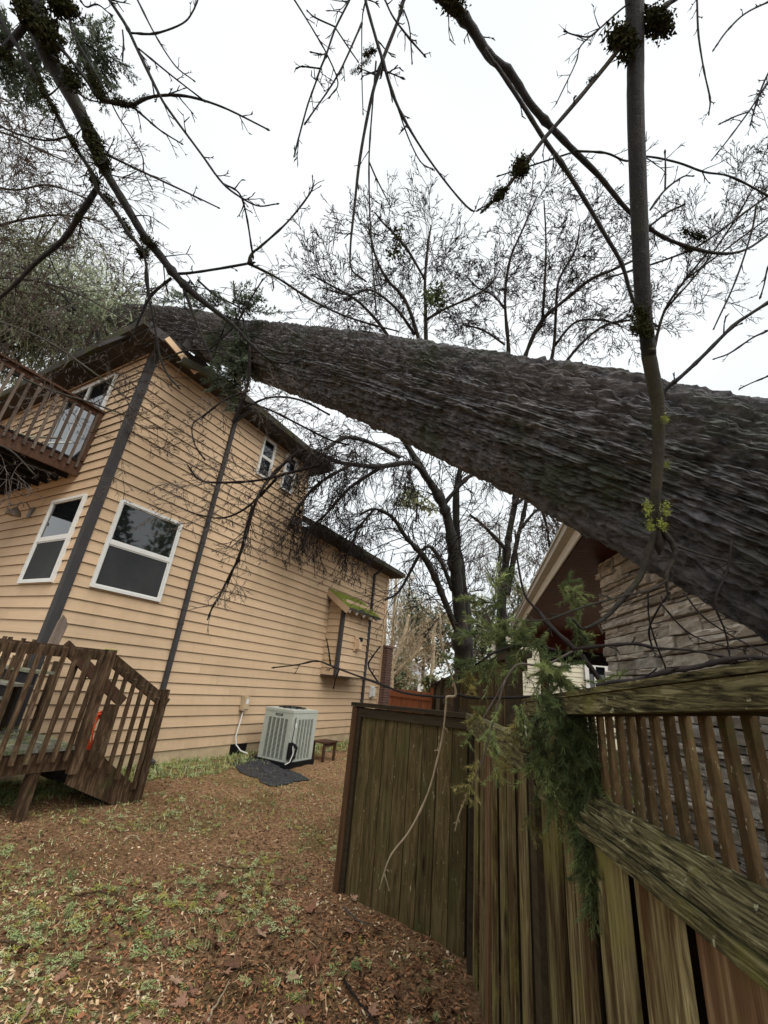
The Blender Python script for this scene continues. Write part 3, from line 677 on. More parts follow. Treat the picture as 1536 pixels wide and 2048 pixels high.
b = MB(); b.hexa([(.036, -.045, TL - .09), (Lp - .01, -.045, TR - .09), (Lp - .01, -.017, TR - .09), (.036, -.017, TL - .09), (.036, -.045, TL - .01), (Lp - .01, -.045, TR - .01), (Lp - .01, -.017, TR - .01), (.036, -.017, TL - .01)]); b.build('top_rail', MT['darkrail'], fp)
b = MB(); b.hexa([(-.04, -.075, TL + .003), (Lp, -.075, TR + .003), (Lp, .06, TR + .003), (-.04, .06, TL + .003), (-.04, -.075, TL + .04), (Lp, -.075, TR + .04), (Lp, .06, TR + .04), (-.04, .06, TL + .04)]); b.build('cap', MT['darkrail'], fp)

# ------------------------------------------------------------------ main boundary fence with lattice top
AF = math.radians(4.85); UF = np.array([math.sin(AF), math.cos(AF), 0]); NF = np.array([UF[1], -UF[0], 0]); LF = .60
O_F = NF * LF
fence = thing('board_fence', 'weathered board fence with mossy rail and slatted top running past on the right', 'fence', (O_F[0], O_F[1], 0), math.atan2(UF[1], UF[0]))
# local x along the fence (away from the camera), local y to the camera side, z up
RB, RT = EYE - .385, EYE - .27
LATT = 2.22; TOPF = EYE - .215
pitch, bw = .256, .192
edges = [4.0 - i * .236 for i in range(0, 8)] + [2.15 - .256 * i for i in range(0, 11)]
mats = ['boardwood'] * 12
for i, a in enumerate(edges):
    far = a > LATT
    z1 = (TOPF + .005 - .02 * random.random()) if far else RB + .05
    w = (.13 if far else bw) * random.uniform(.95, 1.04); th = .015; off = -.034 + random.uniform(-.005, .005); ln = random.uniform(-.004, .004)
    zb = -.3
    b = MB(); b.hexa([(a - w, off, zb), (a, off - .002, zb), (a, off + th, zb), (a - w, off + th + .003, zb), (a - w + ln, off, z1), (a + ln, off, z1), (a + ln, off + th, z1), (a - w + ln, off + th, z1)])
    b.build('board', MT['redboard'] if i in (2, 12, 13) else MT['boardwood'], fence)
    w2 = .12
    b = MB(); pt = .236 if far else pitch; b.box((a - w - .03, -.125, zb), (a - w - .03 + pt - .008, -.105, z1 - .01)); b.build('back_board', MT['darkrail'], fence)
# mid rail: a wide mossy upper face and a rounded lower lip, split along its length
b = MB(); b.prism([(-.012, RB), (-.012, RB + .035), (.004, RB + .038), (.006, RB + .052), (-.002, RB + .058), (-.03, RT), (-.055, RT - .002), (-.055, RB)], (0, 1, 0), (0, 0, 1), (3.2, 0, 0), (-1.05, 0, 0)); b.build('mid_rail', MT['capwood'], fence)
b = MB(); b.prism([(-.011, RB - .004), (.014, RB), (.018, RB + .034), (-.011, RB + .032)], (0, 1, 0), (0, 0, 1), (3.19, 0, 0), (-1.05, 0, 0)); b.build('rail_trim', MT['capwood'], fence)
def capz(a): return EYE + .016 + (.75 - a) * .068
b = MB(); a0, a1 = -1.0, 2.2
def lath(bm, a0, a1, y0, y1, zf, z0, z1):
    bm.hexa([(a0, y0, zf(a0) + z0), (a1, y0, zf(a1) + z0), (a1, y1, zf(a1) + z0), (a0, y1, zf(a0) + z0), (a0, y0, zf(a0) + z1), (a1, y0, zf(a1) + z1), (a1, y1, zf(a1) + z1), (a0, y1, zf(a0) + z1)])
lath(b, a0, a1, .002, .034, capz, .0, .052); b.build('cap_face', MT['capwood'], fence)
b = MB(); lath(b, a0, a1, -.07, .040, capz, .054, .070); b.build('cap', MT['capwood'], fence)
b = MB(); lath(b, a0, a1, -.06, -.03, capz, .0, .052); b.build('cap_face', MT['darkrail'], fence)
sm = MB(); sm.box((-.0115, -.008, 0), (.0115, .008, 1.0)); sm = sm.mesh('slat', MT['slatwood'])
sm2 = MB(); sm2.box((-.018, -.010, 0), (.018, .010, 1.0)); sm2 = sm2.mesh('slat', MT['railwood'])
a = 2.13
while a > -.9:
    h = capz(a) + .05 - (RT - .05)
    o = link('slat', sm, fence, (a, -.060, RT - .05), (0, random.uniform(-.014, .014), 0)); o.scale = (1, 1, h)
    a -= .0675
# far caps and post
b = MB(); lath(b, 2.2, 4.05, -.03, .055, lambda q: TOPF, -.02, .03); lath(b, 2.2, 4.05, .024, .045, lambda q: TOPF, -.10, -.022); b.build('cap', MT['capwood'], fence)
for (a, z1) in ((2.2, EYE - .03), (4.08, TOPF + .0), (-.6, EYE)):
    b = MB(); b.box((a - .045, -.06, -.35), (a + .045, .012, z1)); b.build('post', MT['darkrail'], fence)
# loose board along the foot of the fence
pa, pb = on_ground(972, 1880, -.02), on_ground(1030, 2075, .02)
pa[2] = .02; pb[2] = .09
b = MB(); b.bar(pa, pb, .10, .03, up=(-.5, 0, .8)); b.bar(pa + np.array([-.03, 0, .03]), pb + np.array([-.035, 0, .03]), .012, .012)
tag(b.build('loose_board', MT['redboard']), 'loose broken cedar board lying along the foot of the fence', 'board')

# ------------------------------------------------------------------ neighbour house: stone chimney, porch soffit
nh = thing('stone_house', 'cream neighbouring house with stacked stone chimney and red porch ceiling behind the fence', 'house', (0, 0, 0), math.atan2(UF[1], UF[0]))
def NW(a, l, z): return UF * a + NF * l + np.array([0, 0, z])     # along, lateral (+ = right), up
# local x = along, local y = -lateral
L2 = 2.6; CE = 5.74
b = MB(); b.box((-.6, -L2 - 1.2, -.4), (CE - .03, -L2 - .02, 3.68)); core = b.build('stone_chimney', MT['gap'], nh)
def stone_mat():
    m = Mat('stacked_stone', .85, .2); v = m.coord((1, 1, 1)); f = m.noise(v, 9., 8, .7)
    c = m.ramp(m.rnd(), [(.0, (.29, .255, .21)), (.3, (.48, .43, .36)), (.55, (.60, .54, .455)), (.8, (.70, .64, .55)), (1, (.38, .355, .32))])
    c = m.mix(1., c, m.ramp(f, [(.25, .55), (.55, 1.), (.8, 1.35)]), 'MULTIPLY'); m.color(c); m.bump(f, .9, .03); return m.m
MT['stone'] = stone_mat()
rs = random.Random(12); nst = 0
rest = MB()
def stone_mesh(bm, a0, a1, z0, z1, dep, rs, loc=(0, 0, 0)):
    L, H = a1 - a0, z1 - z0; nx_ = max(2, int(L / .09)); j = lambda s: rs.uniform(-s, s)
    g_ = []
    for r_, zz in enumerate((0, .35, .75, 1)):
        for i in range(nx_ + 1):
            u = i / nx_; e = (r_ in (0, 3)) or i in (0, nx_)
            g_.append((a0 + L * u + (0 if not e else j(.006)), -L2 + dep * (.9 if e else 1.) + j(.012) + .02, z0 + H * zz + j(H * .05)))
    n1 = nx_ + 1; fs = [[r_ * n1 + i, r_ * n1 + i + 1, (r_ + 1) * n1 + i + 1, (r_ + 1) * n1 + i] for r_ in range(3) for i in range(nx_)]
    back = len(g_)
    rim = [i for i in range(n1)] + [r_ * n1 + nx_ for r_ in (1, 2, 3)] + [3 * n1 + i for i in range(nx_ - 1, -1, -1)] + [2 * n1, n1]
    g_ += [(g_[q][0], -L2 - .03, g_[q][2]) for q in rim]
    fs += [[rim[(q + 1) % len(rim)], rim[q], back + q, back + (q + 1) % len(rim)] for q in range(len(rim))]
    G = np.array(g_); c = G.mean(0) if loc is None else np.zeros(3)
    bm.add(G - c, [f_[::-1] for f_ in fs]); return c
z = -.3; row = 0
while z < 3.6:
    h = rs.choice([.042, .05, .06, .075, .11]); a = CE + rs.uniform(-.02, .02); tall = 0
    while a > -.5:
        L = rs.uniform(.25, .75) if rs.random() < .8 else rs.uniform(.08, .14); a0 = a - L
        vis = a0 > 2.6 and .55 < z < 3.95 and (z > 1.45 or a0 < 4.6)
        dep = rs.uniform(.015, .10)
        parts_ = [(z, z + h - .008)] if rs.random() < .75 or h < .08 else [(z, z + h * .5 - .004), (z + h * .5, z + h - .006)]
        for (za, zb) in parts_:
            if vis and nst < 300:
                bm = MB(); c = stone_mesh(bm, a0, a - .013, za, zb - .004, dep, rs, None); bm.build('stone', MT['stone'], core, loc=tuple(c)); nst += 1
            else: stone_mesh(rest, a0, a - .013, za, zb - .004, dep, rs)
        a = a0
    z += h
tag(rest.build('stonework', MT['stone'], core), kind='stuff')
b = MB()
z = -.3
while z < 3.6:                         # return side of the chimney
    h = rs.choice([.06, .08, .1, .13]); y = -L2 - .02
    while y > -L2 - 1.2:
        L = rs.uniform(.15, .4); d_ = rs.uniform(.0, .03); b.hexa([(CE - .04, y - L + .008, z), (CE + d_, y - L + .012, z + .006), (CE + d_, y - .004, z + .006), (CE - .04, y, z), (CE - .04, y - L + .008, z + h - .008), (CE + d_, y - L + .012, z + h - .012), (CE + d_, y - .004, z + h - .012), (CE - .04, y, z + h - .008)]); y -= L
    z += h
tag(b.build('stone_return', MT['stone'], core), kind='stuff')
# gutter line from two sightings at the same height
ZG = EYE + 1.75
g1 = on_ground(1158, 1079, ZG); g2 = on_ground(1098, 1168, ZG); gd = norm(g2 - g1)
ga = math.atan2(gd[1], gd[0])
def GL(s, l, z): return g1 + gd * s + np.array([gd[1], -gd[0], 0]) * l + np.array([0, 0, z])   # s along, l to the right (inwards)
def to_nh(p):
    return np.array([p @ UF, -(p @ NF), p[2]])
def gbox(b, s0, s1, l0, l1, z0, z1, mi=0):
    b.hexa([to_nh(GL(*q)) for q in ((s0, l0, z0), (s1, l0, z0), (s1, l1, z0), (s0, l1, z0), (s0, l0, z1), (s1, l0, z1), (s1, l1, z1), (s0, l1, z1))], mi)
S0, S1 = -.75, 8.3
b = MB(); gbox(b, S0, S1, -.025, .0, .0, .24); fas = b.build('fascia', plain('eave_white', (.84, .83, .79), .5, .04), nh)
b = MB(); gbox(b, S0, S1, -.12, -.026, .13, .14); gbox(b, S0, S1, -.13, -.12, .13, .25); gbox(b, S0, S1, -.15, -.13, .22, .255); b.build('gutter', plain('grey_gutter', (.5, .47, .41), .5), nh)
b = MB(); gbox(b, S0, S1, -.12, 3.6, .265, .30); b.build('porch_roof', MT['roof'], nh)
pm = MB(); pm.hexa([to_nh(GL(*q)) - to_nh(GL(0, 0, 0)) for q in ((0, .031, .02), (.125, .031, .02), (.125, 3.4, .02), (0, 3.4, .02), (0, .031, .04), (.125, .031, .04), (.125, 3.4, .04), (0, 3.4, .04))]); pm = pm.mesh('soffit_board', MT['soffred'])
for s_ in np.arange(S0, S1 - .13, .131): link('soffit_board', pm, nh, tuple(to_nh(GL(s_, 0, 0))))
b = MB(); gbox(b, S1, S1 + .16, -.1, 3.6, -.42, .2); b.build('porch_beam', MT['soffred'], nh)
b = MB(); gbox(b, S1 + .0, S1 + .17, .62, .82, -3.6, -.425); b.build('porch_post', MT['railwood'], nh)
b = MB(); gbox(b, S1 + .3, S1 + .34, .84, 3.6, -.75, -.2); b.build('recess_shade_sheet', MT['gap'], nh)  # near-black sheet paints the shade below the porch beam
# cream siding wall beyond, with a window
WY = S1 + 2.6
b = MB(); gbox(b, WY, WY + 3, -.55, 5, -3.6, .25); cw = b.build('cream_wall', MT['cream'], nh)
cb = MB(); o0 = to_nh(GL(WY, -.55, 0)); ext = to_nh(GL(WY, 5, 0)) - o0; ain = to_nh(GL(WY - 1, -.55, 0)) - o0
cb.prism([(0, 0), (.03, 0), (.01, .16), (0, .16)], ain, (0, 0, 1), ext); cb = cb.mesh('siding_board', MT['cream'])
for zz in np.arange(-2.2, .1, .15): link('siding_board', cb, nh, tuple(o0 + np.array([0, 0, zz])))
q1 = on_plane(1168, 1326, GL(WY - .08, 0, 0), gd); q2 = on_plane(1216, 1368, GL(WY - .08, 0, 0), gd); q3 = on_plane(1216, 1328, GL(WY - .08, 0, 0), gd)
lat = lambda q: (q - g1) @ np.array([gd[1], -gd[0], 0])
la, lb_, zz0, zz1 = lat(q1), lat(q3), q2[2] - .5 - g1[2], max(q1[2], q3[2]) - g1[2]
b = MB()
for (x0, x1, z0_, z1_) in ((la, la + .12, zz0, zz1), (lb_ - .12, lb_, zz0, zz1), (la + .12, lb_ - .12, zz1 - .12, zz1), (la + .12, lb_ - .12, zz0, zz0 + .12), ((la + lb_) / 2 - .1, (la + lb_) / 2 - .03, zz0 + .12, zz1 - .12)):
    gbox(b, WY - .12, WY - .035, x0, x1, z0_, z1_)
wo = b.build('window', MT['white'], nh)
b = MB(); gbox(b, WY - .06, WY - .05, la + .12, lb_ - .12, zz0 + .12, zz1 - .12); b.build('pane', MT['glass'], wo)
# ------------------------------------------------------------------ the fallen fir
ST = [((1536, 795), (1385, 1191)), ((1400, 768), (1262, 1117)), ((1250, 738), (1140, 1055)), ((1120, 718), (1020, 992)), ((1000, 703), (905, 932)), ((800, 675), (715, 842)), ((600, 655), (545, 775)), ((500, 647), (452, 733)), ((400, 628), (355, 690)), ((300, 617), (262, 664)), ((235, 614), (208, 640))]
A0 = np.array([2.037, 2.189, 2.852]); A1 = np.array([-3.9, 6.62, 7.80]); ad = norm(A1 - A0)
cen, rad = [], []
for T, B in ST:
    a, b_ = ray(*T), ray(*B); m_ = norm(a + b_); half = math.acos(np.clip(a @ b_, -1, 1)) / 2
    w0 = A0 - EYEP; bb = ad @ m_; d_ = w0 @ ad; e_ = w0 @ m_
    t = (bb * e_ - d_) / (1 - bb * bb); s = t * bb + e_          # closest approach of sight line and axis
    cen.append(EYEP + m_ * s); rad.append(s * math.sin(half))
cen = np.array(cen); rad = np.array(rad)
print('trunk', np.round(cen, 2).tolist(), np.round(rad, 2).tolist())
d0 = norm(cen[0] - cen[2])
cen = np.vstack([cen[0] + d0 * 3.4, cen[0] + d0 * 1.7, cen]); rad = np.concatenate([[rad[0] * 1.32, rad[0] * 1.12], rad])
dl = norm(cen[-1] - cen[-3]); rad = np.maximum.accumulate(rad[::-1])[::-1]
cen = np.vstack([cen, cen[-1] + dl * 2.0, cen[-1] + dl * 5.0]); rad = np.concatenate([rad, [rad[-1] * .8, rad[-1] * .3]])
cum = np.concatenate([[0], np.cumsum(np.linalg.norm(np.diff(cen, axis=0), axis=1))])
def smooth_path(C_, Rr, n):
    t = np.linspace(0, cum_[-1], n)
    return np.stack([np.interp(t, cum_, C_[:, i]) for i in range(3)], -1), np.interp(t, cum_, Rr), t
# dense resample with smoothing
cum_ = cum; NL, NA = 1150, 540
PC, PR_, tt = smooth_path(cen, rad, NL)
ker = np.hanning(91); ker /= ker.sum()
pad = lambda q: np.concatenate([2 * q[0] - q[45:0:-1], q, 2 * q[-1] - q[-2:-47:-1]])
PC = np.stack([np.convolve(pad(PC[:, i]), ker, 'valid') for i in range(3)], -1); PR_ = np.convolve(pad(PR_), ker, 'valid')
T_ = norm(np.gradient(PC, axis=0)); X_ = norm(np.cross(T_, (0, 0, 1.))); Y_ = np.cross(X_, T_)
th = np.linspace(0, 2 * math.pi, NA, endpoint=False)
S_, TH = np.meshgrid(tt, th, indexing='ij')
cx, sx = np.cos(TH) * 1.0, np.sin(TH) * 1.0
cyl = PR_.mean()
# furrowed bark: long plates broken across, then flakes
wob = fbm(S_ * .9, cx * 2, sx * 2 + 4, o=3) * 1.2
def ridge(fs, fa, off, o=3):
    n = fbm(S_ * fs + wob + off, cx * fa, sx * fa + off, o=o); return 1 - np.abs(2 * n - 1)
def cells(su, nv, seed, jit=.9):
    """elongated scale-like plates, periodic round the trunk: distance to border, plate id value, offset along"""
    u = S_ * su + (fbm(S_ * 2.2, cx * 3, sx * 3 + seed, o=3) - .5) * .9; v = TH / (2 * math.pi) * nv + (fbm(S_ * 1.6, cx * 4, sx * 4 + seed + 9, o=3) - .5) * 1.6
    iu, iv = np.floor(u), np.floor(v); f1 = np.full(u.shape, 9.); f2 = f1.copy(); idv = np.zeros(u.shape); ou = np.zeros(u.shape)
    for a in (-1, 0, 1):
        for c in (-1, 0, 1):
            gu = iu + a; gv = np.mod(iv + c, nv); sd = np.full(u.shape, float(seed))
            du = gu + .5 + jit * (_h(gu, gv, sd) - .5) - u; dv_ = iv + c + .5 + jit * (_h(gu, gv, sd + 7) - .5) - v
            d = np.sqrt(du * du + dv_ * dv_); hit = d < f1
            f2 = np.where(hit, f1, np.minimum(f2, d)); idv = np.where(hit, _h(gu, gv, sd + 13), idv); ou = np.where(hit, du, ou); f1 = np.where(hit, d, f1)
    return f2 - f1, idv, ou
e1, i1, o1 = cells(2.0, 46, 3); e2, i2, o2 = cells(6., 92, 5); e3, i3, o3 = cells(17., 150, 8)
r1 = ridge(.8, 3.6, 3.0, 3)
r2 = ridge(1.5, 20., 12., 3); r2b = ridge(3.2, 38., 31., 2)
disp = -.034 * np.clip((r1 - .72) * 3.4, 0, 1) - .025 * np.clip((r2 - .70) * 3.6, 0, 1) - .018 * np.clip((r2b - .75) * 4, 0, 1) + + .012 * (i1 - .5) + .006 * o1 - .012 * np.clip(1 - e1 * 5, 0, 1) + .010 * (i2 - .5) + .012 * o2 - .008 * np.clip(1 - e2 * 5, 0, 1) + .012 * (i3 - .5) + .010 * o3 + (fbm(S_ * .7, cx * 1.6, sx * 1.6 + 30, o=2) - .5) * .02
disp = disp + (fbm(S_ * 40, cx * 24, sx * 24 + 8, o=2) - .5) * .008
disp *= (.55 + .9 * np.clip(fbm(S_ * .5 + 5, cx * 1.4, sx * 1.4 + 60, o=2), .2, .8))
disp *= np.clip(PR_ / .5, .45, 1.1)[:, None]
rr_ = PR_[:, None] + disp
V = PC[:, None] + rr_[..., None] * (X_[:, None] * cx[..., None] + Y_[:, None] * sx[..., None])
fir = thing('fallen_tree', 'huge fallen fir trunk with furrowed grey bark leaning across onto the beige house roof', 'fallen tree', tuple(PC[0] + np.array([0, 0, 0])))
b = MB(); idx = np.arange(NL * NA).reshape(NL, NA)
Aq, Bq = idx[:-1], idx[1:]
b.add(V.reshape(-1, 3) - PC[0], np.stack([Aq, np.roll(Aq, -1, 1), np.roll(Bq, -1, 1), Bq], -1).reshape(-1, 4))
trunk = b.build('trunk', MT['bark'], fir, smooth=False)
for (px_s, ln_s, r_s) in (((648, 676), .10, .05), ((714, 716), .13, .045), ((560, 706), .16, .03)):
    rd = ray(*px_s); q0 = PC - EYEP; tq = q0 @ rd; dist = np.linalg.norm(q0 - tq[:, None] * rd, axis=1); hit = dist < PR_ * .98
    j = np.argmin(np.where(hit, dist, 9)); base_ = EYEP + rd * (tq[j] - math.sqrt(max(PR_[j] ** 2 - dist[j] ** 2, 0)))
    nn = norm(base_ - PC[j]); d_s = norm(nn + .5 * T_[j] + np.array([0, 0, .2])); pp = np.array([base_ - nn * .05, base_ + d_s * ln_s * .3, base_ + d_s * ln_s]); b = MB(); b.tubes(pp - PC[0], np.array([r_s * 1.8, r_s, r_s * .75]), 9, cap=True); b.build('branch_stub', MT['bark'], fir)
gq = np.random.default_rng(77); n_ = 9000; i_ = gq.integers(0, 60, n_)          # ragged boughs about the far tip
tip = np.linspace(cen[-3], cen[-1], 60)[i_]; p_ = tip + gq.normal(0, 1, (n_, 3)) * np.array([.8, .8, .7]) + norm(gq.normal(0, 1, (60, 3)))[gq.integers(0, 60, n_)] * 1.1
keep = np.linalg.norm(p_ - tip, axis=1) > .2; p_ = p_[keep]
frag = np.linspace(cen[-5], cen[-3], 40)[gq.integers(0, 40, 7000)] + norm(gq.normal(0, 1, (7000, 3))) * gq.uniform(.3, 1.05, (7000, 1)) * np.array([1, 1, .8]); blob = fbm(frag[:, 0] * 1.6, frag[:, 1] * 1.6, frag[:, 2] * 1.6, o=2) > .47; tq_ = np.clip((frag - cen[-5]) @ norm(cen[-3] - cen[-5]) / np.linalg.norm(cen[-3] - cen[-5]), 0, 1); p_ = np.vstack([p_, frag[blob & (gq.random(7000) < tq_ ** 1.5)]]); n_ = len(p_); dv = norm(gq.normal(0, 1, (n_, 3)) + np.array([0, 0, -1.2])); sd = norm(np.cross(dv, gq.normal(0, 1, (n_, 3)))); ln = .3 * gq.uniform(.5, 1.3, n_)[:, None]
q_ = np.stack([p_, p_ + dv * ln * .5 + sd * ln * .06, p_ + dv * ln, p_ + dv * ln * .5 - sd * ln * .06], 1); b = MB(); b.add((q_ - PC[0]).reshape(-1, 3), np.arange(n_ * 4).reshape(-1, 4), gq.integers(0, 3, n_))
tag(b.build('crown', [MT['evergreen'], MT['evergreen2'], MT['cedar']], fir), kind='stuff')

# ------------------------------------------------------------------ branches: hand-laid limbs and grown twigs
def catmull(pts, n_per=5):
    p = np.asarray(pts, float); p = np.vstack([2 * p[0] - p[1], p, 2 * p[-1] - p[-2]]); out = []
    for i in range(1, len(p) - 2):
        for t in np.linspace(0, 1, n_per, endpoint=False):
            a, b_, c, d = p[i - 1:i + 3]
            out.append(.5 * ((2 * b_) + (-a + c) * t + (2 * a - 5 * b_ + 4 * c - d) * t * t + (-a + 3 * b_ - 3 * c + d) * t ** 3))
    out.append(p[-2]); return np.array(out)
def limb(px, d0, d1=None, n_per=5, rscale=1., jit=.012):
    """[(x, y, width)] seen in the photo -> centre line and radii, at depth running d0..d1"""
    d1 = d0 if d1 is None else d1
    q = catmull(px, n_per); ds = np.linspace(d0, d1, len(q))
    pts = np.array([P(a, b_, d) for (a, b_, w), d in zip(q, ds)])
    off = np.hypot(q[:, 0] - CX, q[:, 1] - CY) / F
    r = (np.maximum(q[:, 2], .6) + 1.1 * (q[:, 2] < 8)) / 2 * ds / F * rscale / np.sqrt(1 + off ** 2 * .6)
    if jit: pts = pts + rng.normal(0, jit, pts.shape) * r[:, None] * 10 * .12
    return pts, r
def add_limb(b, px, d0, d1=None, n=7, n_per=5, mi=0, knots=True, rscale=1.):
    pts, r = limb(px, d0, d1, n_per, rscale)
    if knots and len(r) > 6: r = r * (1 + .14 * (rng.random(len(r)) - .4) + .35 * (rng.random(len(r)) > .9))
    b.tubes(pts, r, n, mi, cap=True); return pts, r
def perp(D):
    X = norm(np.cross(D, np.where(np.abs(D[:, 2:]) > .9, np.array([1., 0, 0]), np.array([0, 0, 1.])))); return X, np.cross(D, X)
def grow(b, start, dirs, length, radius, levels, k=4, wig=.18, grav=0., n=3, mi=0, r_end=.35, gen=None, rmin=0.):
    """twigs: levels = [(children per twig, length factor, radius factor, angle)]"""
    g = gen or rng
    m_ = len(start)
    if m_ == 0: return
    seg = (length / k)[:, None]
    pts = [start]; D = norm(dirs)
    for i in range(k):
        D = norm(D + g.normal(0, wig, D.shape) + np.array([0, 0, grav])); pts.append(pts[-1] + D * seg)
    PT = np.stack(pts, 1); RD = radius[:, None] * np.linspace(1, r_end, k + 1)
    b.tubes(PT, RD, n, mi)
    if not levels: return
    c, lf, rf, ang = levels[0]
    t = np.sqrt(g.random((m_, c))) * .85 + .12; f = t * k; i0 = np.minimum(f.astype(int), k - 1); w = (f - i0)[..., None]
    rows = np.arange(m_)[:, None]
    s = PT[rows, i0] * (1 - w) + PT[rows, i0 + 1] * w; dd = norm(PT[rows, i0 + 1] - PT[rows, i0])
    s = s.reshape(-1, 3); dd = dd.reshape(-1, 3); X, Y = perp(dd); ph = g.random(len(s)) * 2 * math.pi; an = g.normal(ang, .2, len(s))
    cd = dd * np.cos(an)[:, None] + (X * np.cos(ph)[:, None] + Y * np.sin(ph)[:, None]) * np.sin(an)[:, None]
    L = np.repeat(length, c) * lf * (1.1 - .5 * t.ravel()) * g.uniform(.6, 1.2, len(s)); rr2 = np.maximum(np.repeat(radius, c) * rf, max(rmin, radius.min() * .22))
    grow(b, s, cd, L, rr2, levels[1:], max(2, k - 1), wig, grav, n, mi, max(r_end, .6) if rmin else r_end, g, rmin)
def twigs_on(b, pts, r, count, L, levels, t0=.1, t1=1., ang=.9, rf=.4, rmax=None, grav=0., wig=.16, n=3, mi=0, bias=None, rmin=0.):
    t = rng.uniform(t0, t1, count) * (len(pts) - 1); i = np.minimum(t.astype(int), len(pts) - 2); w = (t - i)[:, None]
    s = pts[i] * (1 - w) + pts[i + 1] * w; dd = norm(pts[i + 1] - pts[i]); X, Y = perp(dd); ph = rng.random(count) * 2 * math.pi
    a = rng.normal(ang, .2, count)[:, None]
    D = dd * np.cos(a) + (X * np.cos(ph)[:, None] + Y * np.sin(ph)[:, None]) * np.sin(a)
    if bias is not None: D = norm(D + np.asarray(bias))
    rad_ = r[i] * rf
    if rmax is not None: rad_ = np.minimum(rad_, rmax)
    rad_ = np.maximum(rad_, rmin)
    grow(b, s, D, L * rng.uniform(.5, 1.2, count), rad_, levels, 4, wig, grav, n, mi, rmin=rmin)
def tufts(b, pts, r, size, count, mi=0, flat=1.):
    """mossy lump made of many short spiky tetrahedra"""
    count = int(count * 2.6); size = size * 1.15
    i = rng.integers(0, len(pts), count); dv = norm(rng.normal(0, 1, (count, 3)))
    c = pts[i] + (rng.random((count, 1)) ** .5) * dv * (r[i] * 1.0 + size * rng.random(count) ** .7)[:, None] * np.array([1, 1, flat]); s = size * rng.uniform(.07, .2, count)
    X, Y = perp(dv); a = rng.random(count)[:, None] * 6.28
    X2 = X * np.cos(a) + Y * np.sin(a); Y2 = np.cross(dv, X2)
    q = np.stack([c + X2 * s[:, None], c - X2 * s[:, None] * .5 + Y2 * s[:, None] * .87, c - X2 * s[:, None] * .5 - Y2 * s[:, None] * .87, c + (dv * .5 + rng.normal(0, .6, dv.shape)) * s[:, None] * 1.7], 1)
    b.add(q.reshape(-1, 3), (np.arange(count)[:, None, None] * 4 + np.array([[0, 1, 3], [1, 2, 3], [2, 0, 3]])).reshape(-1, 3), mi)

def branch_thing(name, label, cat, spec, mat='limb', moss=(), mossmat='mossdark', twig_levels=None, group=None):
    """spec: [(role, px list, depth0, depth1, twig count, twig length)]; each limb is a mesh of its own"""
    root = None; allp = []
    for role, px, d0, d1, tc, tl in spec:
        b = MB(); pts, r = add_limb(b, px, d0, d1, n=12 if px[0][2] > 20 else 6, knots=px[0][2] != 30)
        if tc: twigs_on(b, pts, r, int(tc * 1.3) + 1, tl, [(2, .45, .8, .7)], .15, 1., .8, .6, rmax=.004, wig=.1, n=4, rmin=d0 * .00055)
        # swollen buds at the tips
        e = pts[-1]; dd = norm(pts[-1] - pts[-2]); rb = max(r[-1] * 1.5, .0022)
        b.tubes(np.array([e, e + dd * rb * 2, e + dd * rb * 4]), np.array([r[-1], rb, rb * .2]), 5)
        if root is None: root = thing(name, label, cat, tuple(pts[0]), 0, group)
        b.v = [v_ - np.array(root.location) for v_ in b.v]
        b.build(role, MT[mat], root, smooth=True); allp.append((pts, r))
    for (x, y, d, ln, size, cnt) in moss:
        b = MB(); pp = np.array([P(x + ln[0] * t, y + ln[1] * t, d) for t in np.linspace(-.5, .5, 7)]); tufts(b, pp - np.array(root.location), np.full(7, size * .35), size, cnt)
        b.build('moss_clump', MT[mossmat], root)
    return root, allp

